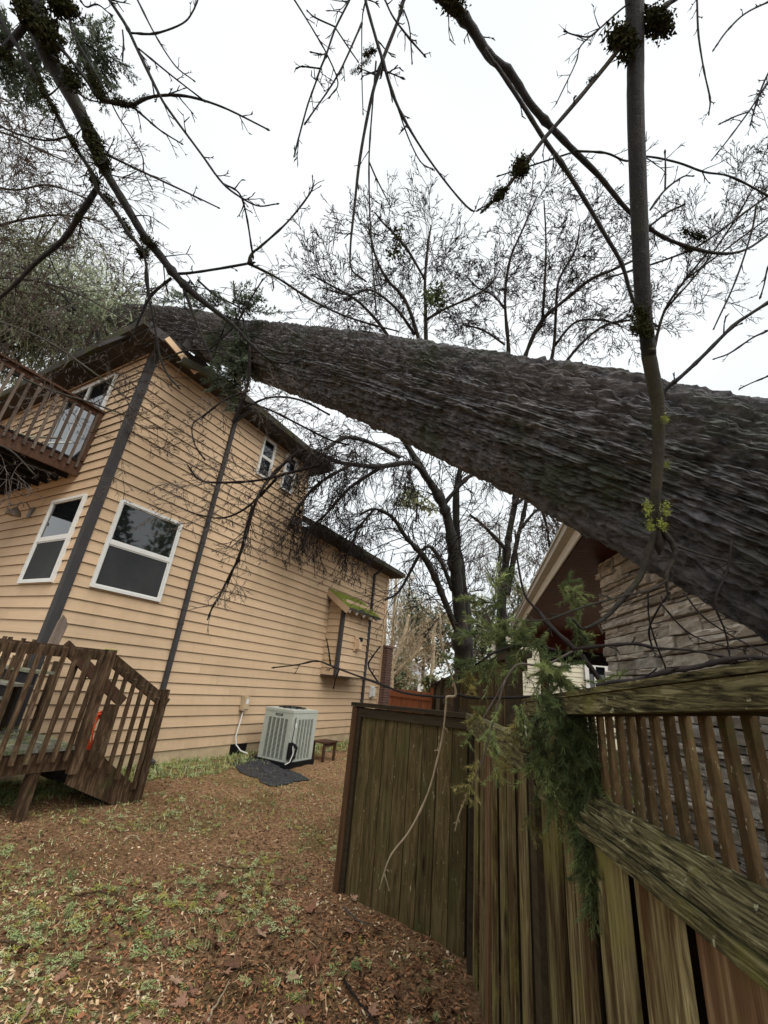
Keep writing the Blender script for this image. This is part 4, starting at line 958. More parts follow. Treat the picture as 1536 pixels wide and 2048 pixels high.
LIMB_A = [(30, -620, 84), (52, -280, 76), (60, -60, 70), (60, 10, 66), (69, 30, 62), (95, 110, 48), (124, 157, 44), (171, 248, 33), (197, 310, 34), (215, 350, 22), (248, 405, 19), (292, 478, 18), (317, 507, 18), (350, 550, 17), (379, 580, 15), (423, 616, 11), (466, 650, 8), (498, 685, 6), (537, 718, 5), (568, 726, 4), (595, 720, 2)]
branch_thing('mossy_limb', 'thick mossy bare limb slanting down from the top left corner', 'branch', [
    ('limb', LIMB_A, 2.0, 2.3, 14, .22),
    ('limb', [(-10, 20, 12), (0, 40, 12), (36, 95, 11), (73, 157, 12), (106, 215, 10), (142, 281, 9), (182, 343, 9), (197, 383, 9), (233, 427, 8), (255, 463, 8), (284, 500, 6), (292, 530, 4), (300, 600, 2)], 1.95, 2.1, 8, .15),
    ('limb', [(193, 379, 14), (157, 434, 14), (128, 478, 12), (73, 525, 10), (22, 576, 8), (-30, 620, 7)], 2.1, 2.2, 6, .2),
    ('limb', [(75, 15, 18), (47, 55, 18), (0, 108, 20), (-40, 150, 18)], 2.0, 2.0, 0, 0),
    ('limb', [(95, 80, 12), (120, 95, 10), (171, 157, 9), (197, 193, 12), (240, 208, 10), (262, 211, 9), (292, 197, 7), (324, 191, 6), (361, 191, 6), (401, 199, 5), (456, 219, 4), (532, 257, 3)], 2.0, 2.0, 7, .09),
    ('twig', [(262, 211, 5), (288, 233, 4), (321, 261, 3), (361, 286, 2)], 2.0, 2.0, 4, .08),
    ('twig', [(205, 305, 5), (215, 310, 5), (288, 345, 4), (357, 377, 3), (434, 414, 2)], 2.0, 2.0, 5, .1),
    ('twig', [(145, 270, 5), (100, 281, 4), (60, 275, 4), (20, 262, 4), (-10, 245, 3)], 2.0, 2.0, 4, .1),
    ('twig', [(155, 185, 4), (180, 200, 3), (225, 208, 3)], 2.0, 2.0, 2, .05),
    ('limb', [(340, 548, 6), (379, 546, 5), (440, 537, 5), (496, 527, 5)], 2.2, 2.2, 3, .06),
    ('twig', [(496, 527, 5), (505, 506, 4), (520, 494, 4), (566, 453, 3), (597, 418, 3), (624, 379, 2.5), (625, 355, 1.5)], 2.2, 2.2, 5, .07),
    ('twig', [(496, 527, 5), (520, 538, 5), (560, 559, 4), (622, 599, 4), (685, 630, 3), (747, 650, 3), (790, 661, 2)], 2.2, 2.3, 6, .12),
    ('twig', [(343, 556, 6), (303, 590, 5), (285, 625, 4), (262, 678, 2)], 2.2, 2.2, 4, .1),
    ('twig', [(294, 525, 4), (292, 560, 4), (309, 650, 4), (320, 713, 3), (336, 751, 3), (355, 773, 2)], 2.2, 2.2, 5, .1),
    ('twig', [(366, 570, 6), (369, 582, 6), (394, 647, 5), (418, 708, 4)], 2.2, 2.2, 0, .1),
    ('twig', [(323, 720, 3), (380, 700, 2.5), (440, 706, 2), (470, 716, 1.5)], 2.3, 2.3, 2, .1),
    ('twig', [(418, 700, 3), (470, 650, 3), (500, 600, 2.5), (523, 563, 2)], 2.3, 2.3, 3, .1),
    ('twig', [(498, 685, 3), (486, 640, 2.5), (470, 590, 2), (467, 567, 1.5)], 2.3, 2.3, 2, .08),
    ], 'limb', [(52, 20, 2., (30, 60), .045, 420), (100, 70, 2., (10, 40), .05, 300), (142, 155, 2., (8, 30), .035, 260), (75, 157, 2., (8, 20), .025, 150), (85, 180, 1.96, (10, 30), .022, 140), (107, 217, 1.98, (6, 14), .02, 130), (195, 300, 2., (26, 60), .034, 500), (195, 178, 2., (20, 36), .022, 260), (242, 205, 2., (26, 10), .02, 200), (265, 210, 2., (12, 6), .018, 120), (283, 197, 2., (20, -8), .013, 110), (147, 287, 2., (10, 16), .022, 140), (175, 245, 2., (6, 8), .018, 90), (190, 360, 2.06, (12, 16), .026, 180), (218, 400, 2.08, (14, 20), .02, 130), (252, 455, 2.1, (14, 26), .024, 200), (285, 505, 2.1, (10, 10), .028, 220), (298, 486, 2.16, (22, 14), .026, 220), (125, 15, 2., (40, 10), .04, 320), (157, 434, 2.1, (8, 10), .02, 90), (8, 108, 2., (20, 16), .03, 140)])
branch_thing('bare_branch', 'long thin bare branch from the top edge left of centre forking above the dark node', 'branch', [
    ('stem', [(60, -330, 14), (150, -130, 12), (205, -25, 10), (219, 0, 9), (252, 51, 9), (273, 95, 8), (317, 186, 6), (339, 222, 5), (401, 306, 4), (445, 366, 4), (485, 397, 3), (518, 412, 2.5), (552, 408, 2)], 1.9, 1.9, 9, .09),
    ('twig', [(262, 66, 4), (310, 67, 4), (365, 47, 3), (386, 22, 3), (397, -5, 3)], 1.9, 1.9, 3, .05),
    ('twig', [(277, 97, 4), (343, 151, 3), (405, 199, 3)], 1.9, 1.9, 2, .05),
    ('twig', [(448, 368, 3), (478, 386, 3), (492, 427, 3), (505, 507, 3)], 1.9, 2.1, 4, .06),
    ('twig', [(268, -10, 4), (275, 0, 4), (310, 69, 3), (350, 131, 2.5), (386, 160, 2)], 1.9, 1.9, 2, .05),
    ('twig', [(130, 20, 4), (139, 40, 4), (153, 80, 3), (204, 168, 3), (233, 226, 2.5), (255, 262, 2), (284, 310, 2), (288, 343, 2), (303, 375, 1.5)], 2., 2., 4, .05),
    ('twig', [(245, 60, 3), (247, 85, 3), (245, 118, 2)], 1.9, 1.9, 2, .03),
    ('twig', [(160, 0, 4), (173, 14, 3), (195, 9, 3), (219, 27, 2)], 1.9, 1.9, 2, .04),
    ], 'limb')
branch_thing('bare_branch', 'cluster of straight dark twigs hanging from the top edge at the centre of the sky', 'branch', [
    ('stem', [(735, -380, 14), (734, -150, 10), (733, -20, 8), (731, 0, 7), (749, 67, 7), (766, 123, 7), (791, 202, 6), (833, 281, 4), (893, 366, 3), (942, 420, 3), (965, 415, 2)], 1.7, 1.7, 9, .08),
    ('stem', [(780, -330, 10), (805, -120, 8), (812, -20, 7), (808, 0, 7), (794, 46, 7), (763, 127, 8), (741, 204, 7), (720, 316, 6), (708, 422, 5), (701, 492, 4), (703, 538, 3), (727, 559, 2)], 1.72, 1.72, 6, .08),
    ('stem', [(735, -200, 6), (720, -90, 5), (705, -20, 4), (699, 0, 4), (671, 56, 4), (654, 105, 4), (641, 137, 4), (629, 172, 3), (615, 211, 3), (596, 281, 3), (589, 309, 2)], 1.7, 1.7, 12, .09),
    ('twig', [(575, -20, 4), (589, 0, 4), (622, 53, 3), (654, 109, 3), (676, 165, 2.5), (661, 192, 2)], 1.7, 1.7, 6, .07),
    ('twig', [(731, 0, 3), (724, 46, 2.5), (724, 158, 2), (726, 225, 1.5)], 1.7, 1.7, 2, .03),
    ('twig', [(724, 46, 4), (675, 151, 3), (613, 243, 2.5)], 1.7, 1.7, 5, .06),
    ('twig', [(752, 123, 4), (745, 211, 3), (738, 323, 3), (741, 457, 2.5), (752, 620, 1.5)], 1.7, 1.7, 4, .08),
    ('twig', [(738, 323, 3), (752, 355, 2.5), (780, 411, 1.5)], 1.7, 1.7, 3, .05),
    ('twig', [(760, -20, 5), (770, 0, 4), (787, 35, 4), (819, 77, 4), (847, 109, 3)], 1.7, 1.7, 5, .05),
    ('twig', [(808, 21, 3), (819, 56, 3), (824, 123, 2)], 1.7, 1.7, 2, .04),
    ('twig', [(791, 202, 3), (815, 271, 2.5), (840, 322, 2), (863, 338, 1.5)], 1.7, 1.7, 4, .05),
    ('twig', [(671, 56, 3), (700, 100, 2.5), (714, 120, 2)], 1.7, 1.7, 1, .03),
    ('twig', [(671, 54, 3), (630, 35, 3), (617, 24, 2)], 1.7, 1.7, 2, .04),
    ('twig', [(640, 137, 3), (605, 133, 2.5), (597, 135, 2)], 1.7, 1.7, 2, .04),
    ('twig', [(645, 109, 2.5), (625, 105, 2)], 1.7, 1.7, 0, .04),
    ('twig', [(766, 140, 3), (785, 148, 2.5), (802, 155, 2)], 1.7, 1.7, 3, .03),
    ], 'limb', [(738, 105, 1.7, (20, -10), .018, 130), (722, 132, 1.7, (34, -26), .012, 150), (803, 18, 1.72, (5, 16), .012, 70)])
branch_thing('crossing_limb', 'dark forked bare limb slanting across the upper right sky behind the upright limb', 'branch', [
    ('limb', [(560, -420, 40), (740, -190, 34), (870, -25, 30), (890, 0, 30), (938, 49, 26), (977, 109, 24), (1023, 150, 20), (1060, 207, 18), (1098, 250, 16), (1148, 302, 14), (1197, 351, 12), (1253, 418, 10), (1299, 457, 9), (1351, 485, 8), (1429, 506, 6), (1492, 499, 5), (1560, 450, 4)], 2.2, 2.5, 9, .16),
    ('limb', [(970, 98, 10), (985, 122, 10), (1000, 141, 11), (1046, 211, 11), (1088, 278, 11), (1130, 337, 11), (1172, 404, 10), (1211, 471, 9), (1243, 527, 8), (1260, 583, 6), (1274, 619, 4)], 2.2, 2.3, 4, .1),
    ('twig', [(1148, 302, 5), (1211, 306, 4), (1253, 322, 4), (1292, 313, 4), (1355, 325, 4), (1408, 344, 4), (1460, 353, 4), (1536, 392, 4), (1570, 420, 4)], 2.3, 2.4, 8, .15),
    ('twig', [(1141, 306, 4), (1060, 332, 3), (1000, 351, 2)], 2.3, 2.3, 2, .06),
    ('twig', [(1300, 420, 4), (1330, 380, 4), (1365, 354, 3), (1383, 352, 2)], 2.3, 2.3, 2, .08),
    ('twig', [(1296, 455, 4), (1335, 425, 4), (1362, 412, 3)], 2.3, 2.3, 2, .08),
    ('twig', [(1330, 382, 3), (1331, 340, 3), (1330, 308, 2)], 2.3, 2.3, 0, .08),
    ], 'limb', [(905, 8, 2.2, (36, 24), .04, 260), (1388, 470, 2.45, (40, 14), .03, 200), (1376, 498, 2.45, (16, 6), .02, 90)])
branch_thing('upright_limb', 'thick grey upright limb at the right forking in front of the fallen trunk', 'branch', [
    ('limb', [(1297, 700, 30), (1299, 720, 30), (1312, 785, 29), (1317, 837, 26), (1315, 939, 23), (1310, 1007, 21), (1313, 1060, 19)], 1.53, 1.55, 0, 0),
    ('fork', [(1313, 1040, 16), (1309, 1065, 13), (1295, 1110, 13), (1281, 1151, 13), (1257, 1185, 11), (1216, 1230, 9), (1192, 1247, 7), (1165, 1257, 5), (1152, 1246, 4)], 1.55, 1.5, 2, .06),
    ('fork', [(1315, 1040, 14), (1326, 1062, 12), (1346, 1090, 11), (1348, 1114, 10), (1336, 1141, 9), (1332, 1158, 7), (1336, 1189, 4)], 1.55, 1.5, 2, .04),
    ('twig', [(1348, 1090, 4), (1397, 1107, 3), (1462, 1124, 2.5), (1505, 1129, 2)], 1.54, 1.5, 1, .03),
    ('twig', [(1332, 1161, 4), (1305, 1178, 3.5), (1247, 1192, 4), (1190, 1207, 4), (1141, 1223, 4), (1100, 1238, 3), (1062, 1242, 2)], 1.5, 1.45, 4, .06),
    ], 'limbgrey', [(1295, 1015, 1.5, (2, 20), .015, 90), (1331, 1018, 1.5, (2, 20), .015, 80), (1325, 1050, 1.5, (8, 14), .014, 80), (1300, 1052, 1.5, (2, 14), .014, 70), (1333, 930, 1.55, (2, 8), .012, 50), (1330, 838, 1.5, (2, 12), .012, 50)], 'mossbright')
ul = [o for o in COL.objects if o.name.startswith('upright_limb')][0]
b = MB(); pts, r = add_limb(b, [(1262, -600, 66), (1265, -280, 58), (1266, -60, 52), (1269, 0, 49), (1271, 105, 43), (1271, 211, 41), (1278, 422, 38), (1286, 597, 34), (1298, 712, 29)], 1.5, 1.53, n=12, knots=False); b.v = [v_ - np.array(ul.location) for v_ in b.v]; r = r * (1 + .05 * np.sin(np.arange(len(r)) * 1.7)); tag(b.build('limb', MT['limb'], ul, smooth=True), label='upper stretch of the limb coloured dark as if backlit')  # darker bark than the lower limb, painting in its backlit look
branch_thing('side_branch', 'mossy side branches crossing the upright limb near the top right', 'branch', [
    ('limb', [(1290, 20, 14), (1310, 28, 14), (1337, 7, 14), (1372, -15, 14)], 1.52, 1.52, 0, 0),
    ('limb', [(1260, 70, 13), (1246, 88, 12), (1190, 158, 12), (1134, 225, 11), (1088, 278, 10), (1056, 320, 9), (1032, 351, 8), (1004, 386, 6), (970, 418, 4)], 1.48, 1.48, 1, .05),
    ('twig', [(1262, 5, 4), (1243, 18, 4), (1204, 53, 4), (1162, 91, 3), (1151, 127, 2.5), (1114, 204, 2)], 1.5, 1.5, 8, .07),
    ('twig', [(1204, 53, 3), (1180, 73, 3), (1150, 70, 2.5), (1132, 64, 2)], 1.5, 1.5, 2, .04),
    ('limb', [(1322, 800, 9), (1335, 775, 9), (1360, 755, 9), (1401, 717, 8), (1464, 654, 8), (1499, 629, 7), (1560, 590, 7)], 1.55, 1.5, 2, .06),
    ], 'limb', [(1245, 82, 1.48, (30, 26), .035, 420), (1314, 45, 1.5, (30, 22), .035, 420), (1041, 334, 1.48, (14, -20), .026, 320), (1000, 389, 1.48, (14, -14), .02, 240), (983, 405, 1.48, (22, -20), .012, 120), (1285, 640, 1.5, (14, 40), .026, 260), (1283, 660, 1.48, (30, 10), .022, 200), (1184, 158, 1.48, (10, -8), .011, 90)])
branch_thing('bare_branch', 'thin drooping bare twigs hanging at the right edge of the sky', 'branch', [
    ('twig', [(1392, -20, 4), (1394, 0, 4), (1397, 70, 4), (1408, 141, 3), (1420, 197, 3), (1418, 225, 2)], 1.8, 1.8, 6, .04),
    ('twig', [(1560, -8, 4), (1536, 4, 4), (1489, 28, 4), (1453, 63, 4), (1429, 97, 3)], 1.8, 1.8, 2, .03),
    ('twig', [(1560, 130, 4), (1536, 165, 4), (1499, 221, 3), (1457, 278, 2.5), (1425, 318, 1.5)], 1.8, 1.8, 6, .05),
    ('twig', [(1499, 223, 3), (1470, 233, 3), (1443, 246, 2.5)], 1.8, 1.8, 1, .03),
    ('twig', [(1565, 95, 5), (1530, 160, 4), (1510, 215, 3), (1502, 245, 2)], 1.8, 1.8, 9, .05),
    ('twig', [(1560, 385, 5), (1536, 392, 5), (1475, 436, 4), (1408, 485, 4), (1366, 506, 4), (1309, 527, 3), (1218, 555, 3)], 2.4, 2.6, 7, .12),
    ('twig', [(1513, 408, 4), (1503, 464, 3), (1471, 562, 3), (1429, 654, 2)], 2.4, 2.4, 4, .05),
    ('twig', [(1560, 640, 4), (1536, 661, 4), (1506, 675, 3), (1460, 706, 3), (1431, 717, 2)], 1.8, 1.8, 3, .04),
    ('twig', [(1560, 735, 3), (1536, 752, 3), (1505, 765, 2), (1484, 775, 2)], 1.8, 1.8, 1, .03),
    ('twig', [(1556, 500, 3), (1536, 535, 3), (1528, 570, 2), (1522, 590, 2)], 1.8, 1.8, 2, .03),
    ], 'limb')
branch_thing('fallen_branch', 'bare fallen branches caught over the mossy fence cap in front of the stone chimney', 'branch', [
    ('limb', [(1192, 1372, 6), (1223, 1364, 9), (1273, 1360, 11), (1331, 1344, 12), (1389, 1335, 12), (1438, 1323, 12), (1488, 1315, 12), (1536, 1317, 12), (1600, 1320, 12)], 1.35, 1.2, 4, .06),
    ('twig', [(1145, 1298, 5), (1223, 1290, 6), (1273, 1288, 6), (1314, 1296, 5), (1376, 1300, 4), (1440, 1312, 4)], 1.5, 1.4, 3, .06),
    ('limb', [(1080, 1225, 7), (1095, 1248, 8), (1132, 1282, 10), (1165, 1315, 11), (1198, 1356, 9), (1206, 1372, 8)], 1.7, 1.5, 2, .06),
    ('twig', [(1368, 1186, 3), (1405, 1232, 3), (1459, 1269, 3), (1536, 1310, 3)], 1.6, 1.4, 1, .05),
    ('twig', [(1463, 1083, 2), (1455, 1141, 4), (1430, 1203, 4), (1451, 1265, 3), (1461, 1323, 2)], 1.5, 1.4, 4, .05),
    ('twig', [(1306, 1300, 3), (1298, 1260, 3), (1318, 1215, 3), (1336, 1190, 2)], 1.55, 1.5, 2, .05),
    ('twig', [(1332, 1338, 3), (1310, 1280, 3), (1298, 1235, 2), (1296, 1190, 2)], 1.5, 1.5, 2, .05),
    ('twig', [(1320, 1205, 3), (1370, 1260, 3), (1420, 1285, 2), (1490, 1300, 2)], 1.5, 1.4, 2, .05),
    ], 'twig')
branch_thing('hanging_twig', 'slender pale bent twig dangling in front of the dark fence panel', 'twig', [
    ('stem', [(880, 1229, 2), (883, 1283, 3), (898, 1336, 3), (912, 1388, 4), (894, 1394, 4), (892, 1410, 2.5), (886, 1465, 3), (877, 1509, 3), (856, 1586, 3.5), (821, 1659, 3.5), (783, 1709, 3), (767, 1751, 3), (761, 1772, 2)], 1.9, 1.9, 3, .03),
    ('twig', [(769, 1748, 2.5), (774, 1765, 2.5), (777, 1776, 2)], 1.9, 1.9, 0, 0),
    ('twig', [(940, 1575, 2.5), (930, 1600, 2.5), (918, 1630, 2.5), (912, 1655, 2)], 1.9, 1.9, 2, .02),
    ], 'twigpale')
branch_thing('thin_branch', 'thin dark horizontal branch reaching left from the fir bough past the bay window box', 'branch', [
    ('stem', [(1130, 1390, 6), (1050, 1394, 6), (950, 1396, 5), (912, 1388, 5), (894, 1394, 5), (815, 1387, 4), (758, 1367, 3.5), (697, 1345, 3), (661, 1331, 3), (633, 1322, 2.5), (597, 1329, 2), (550, 1335, 1.5)], 1.9, 2.0, 3, .05),
    ('twig', [(661, 1331, 2), (658, 1305, 2), (654, 1283, 1.5)], 2.0, 2.0, 1, .02),
    ('twig', [(758, 1367, 2.5), (737, 1333, 2.5), (744, 1315, 2), (757, 1297, 1.5)], 2., 2., 2, .03),
    ('twig', [(680, 1336, 2), (672, 1355, 2), (668, 1372, 1.5)], 2., 2., 0, .02),
    ], 'twig')
# ------------------------------------------------------------------ standing trees
def tree(name, label, cat, limbs, mat, twigmat, group=None, n=8, thin=.00062):
    """limbs: (px list, d0, d1, twig count, twig length, levels, kw); trunk first"""
    pts0, r0 = limb(limbs[0][0], limbs[0][1], limbs[0][2]); root = thing(name, label, cat, tuple(pts0[0]), 0, group); o = np.array(root.location)
    tw = MB()
    for i, (px, d0, d1, tc, tl, lv, kw) in enumerate(limbs):
        b = MB(); pts, r = add_limb(b, px, d0, d1, n=n if px[0][2] > 6 else 5)
        b.v = [v_ - o for v_ in b.v]
        b.build('trunk' if i == 0 else 'limb', MT[mat], root, smooth=True)
        if tc: twigs_on(tw, pts, r, int(tc * 1.9), tl, lv, rmin=(d0 + d1) / 2 * thin, **kw)
    if tw.n:
        tw.v = [v_ - o for v_ in tw.v]; tag(tw.build('crown', MT[twigmat], root), kind='stuff')
    return root
LV2 = [(4, .55, .6, .7), (4, .5, .6, .6)]; LV3 = [(5, .55, .6, .7), (4, .5, .6, .6), (3, .45, .7, .6)]
K = lambda **k: dict(dict(rf=.35, rmax=.02), **k)
tree('bare_tree', 'dark multi stemmed bare tree behind the fence with a limb arching over the beige house', 'tree', [
    ([(930, 1400, 44), (926, 1330, 38), (922, 1260, 30), (915, 1180, 25), (905, 1090, 21), (893, 1030, 18), (876, 990, 16), (850, 950, 14), (820, 900, 12), (790, 850, 10)], 13, 12.5, 14, 1.6, LV2, K(t0=.4)),
    ([(938, 1400, 34), (935, 1330, 30), (926, 1200, 22), (915, 1100, 16), (912, 1000, 14), (916, 960, 11), (930, 900, 9)], 13.1, 13.4, 12, 1.5, LV2, K(t0=.3)),
    ([(915, 1262, 14), (905, 1240, 12), (889, 1201, 12), (870, 1155, 12), (846, 1112, 11), (811, 1073, 8), (784, 1034, 6), (748, 1018, 4), (720, 1030, 3)], 12.9, 11.5, 26, 1.7, LV3, K(grav=-.10, rf=.3)),
    ([(860, 965, 12), (836, 932, 10), (811, 926, 10), (770, 932, 10), (729, 932, 9), (680, 925, 8), (650, 912, 6), (625, 900, 4)], 12.3, 10.2, 36, 1.5, LV3, K(grav=-.22, rf=.28, rmax=.014)),
    ([(800, 915, 8), (740, 885, 7), (690, 875, 6), (650, 900, 4)], 11.8, 10.4, 16, 1.4, LV3, K(grav=-.22, rf=.3, rmax=.012)),
    ([(905, 1180, 10), (880, 1120, 7), (850, 1095, 6), (800, 1180, 4), (770, 1200, 3)], 12.8, 12., 12, 1.3, LV2, K(grav=-.15)),
    ([(760, 935, 6), (700, 975, 5), (650, 1030, 4), (610, 1060, 3)], 11.4, 10.3, 26, 1.1, LV3, K(grav=-.2, rf=.3, rmax=.012)),
    ([(700, 930, 6), (640, 965, 5), (600, 1010, 4), (580, 1050, 3)], 10.8, 9.9, 22, 1.0, LV3, K(grav=-.2, rf=.3, rmax=.012)),
    ([(748, 1018, 5), (715, 1060, 4), (700, 1100, 3)], 11.4, 11., 16, 1.1, LV3, K(grav=-.2, rf=.3, rmax=.012)),
    ([(886, 1010, 9), (930, 960, 7), (960, 940, 5), (985, 945, 4)], 12.8, 13, 10, 1.2, LV2, K(grav=-.1)),
], 'tree', 'twig', thin=.00042)
tree('bare_tree', 'grey bare tree with hanging twigs standing just right of the dark stems', 'tree', [
    ([(1000, 1380, 24), (1002, 1290, 20), (1005, 1200, 17), (1012, 1120, 14), (1018, 1069, 12), (1030, 1006, 12), (1034, 960, 9)], 14.5, 14.5, 18, 1.9, LV2, K(grav=-.2, rmax=.012)),
    ([(1015, 1190, 12), (1025, 1130, 10), (1037, 1069, 9), (1049, 1022, 8), (1055, 980, 6)], 14.4, 14.4, 14, 1.7, LV2, K(grav=-.15, rmax=.012)),
    ([(1012, 1100, 7), (985, 1070, 6), (960, 1045, 5), (940, 1030, 4)], 14.4, 14., 16, 2.0, LV2, K(grav=-.3, rmax=.010)),
    ([(1040, 1060, 6), (1075, 1020, 4), (1100, 1030, 3), (1125, 1070, 2)], 14.4, 14.6, 16, 1.4, LV3, K(grav=-.15, rmax=.010)),
    ([(1030, 1010, 6), (1065, 990, 5), (1090, 1040, 4), (1100, 1100, 3)], 14.4, 14.6, 14, 1.4, LV3, K(grav=-.2, rmax=.010)),
], 'tree', 'twiggrey')
tree('bare_tree', 'spreading bare crown rising above the middle of the fallen trunk', 'tree', [
    ([(850, 900, 12), (851, 760, 9), (852, 700, 8), (851, 620, 6), (850, 560, 5), (855, 500, 4), (862, 450, 2)], 16, 16, 18, 2.2, LV3, K(t0=.35, rmax=.012)),
    ([(845, 720, 8), (835, 670, 7), (810, 600, 6), (775, 560, 5), (752, 515, 4), (738, 460, 3)], 16, 15.6, 18, 1.9, LV3, K(rmax=.012)),
    ([(785, 685, 6), (752, 640, 6), (712, 600, 4), (660, 570, 3), (620, 548, 2)], 16, 15, 20, 1.9, LV3, K(rmax=.010)),
    ([(830, 670, 6), (790, 615, 5), (740, 580, 4), (700, 590, 3), (640, 575, 2)], 16, 15, 18, 1.8, LV3, K(rmax=.010)),
    ([(852, 640, 5), (885, 620, 4), (930, 600, 4), (975, 575, 3), (1000, 540, 2)], 16, 16.4, 14, 1.8, LV3, K(rmax=.010)),
    ([(800, 720, 4), (778, 680, 4), (740, 665, 3), (700, 662, 2)], 16, 15.6, 10, 1.4, LV3, K(rmax=.010)),
    ([(850, 560, 4), (815, 500, 5), (790, 470, 4), (765, 445, 3), (750, 425, 2)], 16, 16, 12, 1.0, LV2, K(rmax=.012)),
], 'tree', 'twig')
tree('bare_tree', 'wide many stemmed bare crown above the trunk to the left of the upright limb', 'tree', [
    ([(1010, 900, 8), (1015, 780, 7), (1017, 700, 6), (1010, 600, 5), (1020, 520, 4), (1045, 460, 3), (1075, 390, 2)], 17, 17, 20, 2.0, LV3, K(t0=.3, rmax=.012)),
    ([(1030, 780, 9), (1055, 700, 8), (1085, 640, 7), (1130, 600, 6), (1180, 560, 6), (1225, 540, 5), (1280, 515, 4)], 17, 16.5, 18, 2.0, LV3, K(rmax=.012)),
    ([(1095, 760, 8), (1108, 690, 6), (1112, 620, 5), (1118, 560, 4), (1150, 500, 3), (1160, 450, 2)], 17, 17, 20, 1.9, LV3, K(rmax=.012)),
    ([(1085, 640, 5), (1090, 560, 4), (1092, 480, 3), (1088, 400, 2)], 17, 17, 16, 1.8, LV3, K(rmax=.010)),
    ([(1120, 740, 6), (1160, 690, 5), (1210, 650, 4), (1260, 640, 3)], 17, 16.6, 16, 1.8, LV3, K(rmax=.010)),
    ([(1110, 690, 5), (1150, 645, 4), (1200, 640, 4), (1240, 650, 3)], 17, 17, 10, 1.6, LV3, K(rmax=.010)),
    ([(1012, 620, 4), (985, 590, 3), (955, 575, 2), (930, 550, 2)], 17, 17, 12, 1.5, LV3, K(rmax=.010)),
    ([(1010, 690, 4), (965, 660, 3), (925, 650, 2)], 17, 17, 10, 1.4, LV3, K(rmax=.010)),
], 'tree', 'twig')
tree('bare_tree', 'finely twigged bare crown above the trunk to the right of the upright limb', 'tree', [
    ([(1290, 900, 8), (1300, 760, 7), (1310, 690, 6), (1330, 620, 5), (1370, 560, 4), (1420, 500, 3)], 18, 18, 14, 1.8, LV2, K(t0=.4, rmax=.010)),
    ([(1330, 620, 4), (1400, 540, 3), (1470, 440, 3), (1520, 350, 2)], 18, 17, 16, 2.4, LV3, K(rmax=.009)),
    ([(1370, 560, 4), (1450, 500, 3), (1530, 440, 3), (1580, 400, 2)], 18, 17, 14, 2.2, LV3, K(rmax=.009)),
    ([(1310, 690, 4), (1290, 600, 3), (1270, 520, 3), (1262, 440, 2)], 18, 18, 10, 2., LV3, K(rmax=.009)),
], 'tree', 'twig')
tree('bare_tree', 'pale bare tree with long sweeping fine twigs at the left edge of the sky', 'tree', [
    ([(-160, 900, 40), (-150, 700, 34), (-130, 500, 30), (-110, 300, 24), (-80, 150, 16), (-60, 60, 8)], 9, 9, 14, 2., LV2, K(rmax=.014)),
    ([(-130, 520, 9), (-50, 470, 7), (40, 440, 5), (120, 430, 3), (190, 440, 2)], 9, 8.6, 18, 1.6, LV3, K(rmax=.009)),
    ([(-120, 400, 9), (-50, 370, 6), (30, 380, 4), (100, 370, 3), (180, 400, 2)], 9, 8.4, 18, 1.6, LV3, K(rmax=.009)),
    ([(-110, 300, 9), (-50, 260, 6), (20, 270, 4), (80, 300, 3), (150, 330, 2)], 9, 8.6, 16, 1.5, LV3, K(rmax=.009)),
    ([(-100, 220, 7), (-50, 180, 5), (10, 200, 3), (60, 240, 2)], 9, 8.6, 14, 1.4, LV3, K(rmax=.009)),
    ([(-130, 600, 8), (-40, 560, 6), (60, 560, 4), (160, 590, 3), (250, 640, 2)], 8.6, 8, 18, 1.6, LV3, K(rmax=.008)),
    ([(-130, 640, 6), (-20, 640, 5), (90, 680, 4), (180, 740, 3), (260, 800, 2)], 7, 6.6, 12, 1.2, LV3, K(rmax=.006)),
    ([(-120, 720, 6), (0, 740, 5), (100, 780, 4), (180, 805, 3), (250, 830, 2)], 7, 6.6, 10, 1.1, LV3, K(rmax=.006)),
    ([(-120, 860, 6), (-40, 880, 5), (20, 900, 3), (70, 950, 2)], 6, 5.8, 5, .8, LV3, K(rmax=.006, grav=-.1)),
], 'limbgrey', 'twiggrey')
tree('bare_shrub', 'slender bare shoots with dangling twigs rising in front of the tall beige side wall', 'shrub', [
    ([(505, 1010, 3), (492, 1060, 5), (480, 1110, 4), (460, 1150, 4), (440, 1190, 4), (425, 1215, 3), (415, 1240, 2)], 4.6, 4.6, 5, .3, [(2, .5, .7, .6)], K(rf=.6)),
    ([(600, 900, 6), (555, 940, 6), (520, 985, 5), (500, 1040, 5), (490, 1080, 4), (470, 1130, 3), (455, 1170, 2)], 4.8, 4.6, 14, .45, LV2, K(rmax=.004, grav=-.05)),
    ([(640, 930, 6), (580, 945, 5), (520, 960, 4), (450, 965, 4), (400, 960, 3), (375, 930, 2)], 4.8, 4.6, 16, .45, LV2, K(rmax=.004)),
    ([(560, 950, 5), (500, 1010, 4), (450, 1035, 3), (400, 1030, 2), (350, 1010, 1.5)], 4.8, 4.6, 14, .4, LV2, K(rmax=.003)),
    ([(500, 690, 4), (497, 760, 5), (485, 800, 8), (472, 835, 9), (466, 845, 6)], 4.6, 4.6, 3, .25, [(2, .5, .7, .6)], K(rmax=.004)),
    ([(500, 780, 4), (450, 800, 3), (410, 830, 3), (385, 850, 2), (390, 890, 2), (410, 920, 2)], 4.6, 4.6, 8, .3, LV2, K(rmax=.003)),
    ([(480, 800, 3), (540, 820, 3), (600, 850, 3), (660, 880, 3), (700, 890, 2)], 4.6, 5, 16, .4, LV2, K(rmax=.003)),
    ([(660, 830, 3), (600, 800, 3), (540, 795, 3), (480, 820, 2)], 4.8, 4.7, 12, .4, LV2, K(rmax=.003)),
], 'twig', 'twiggrey')
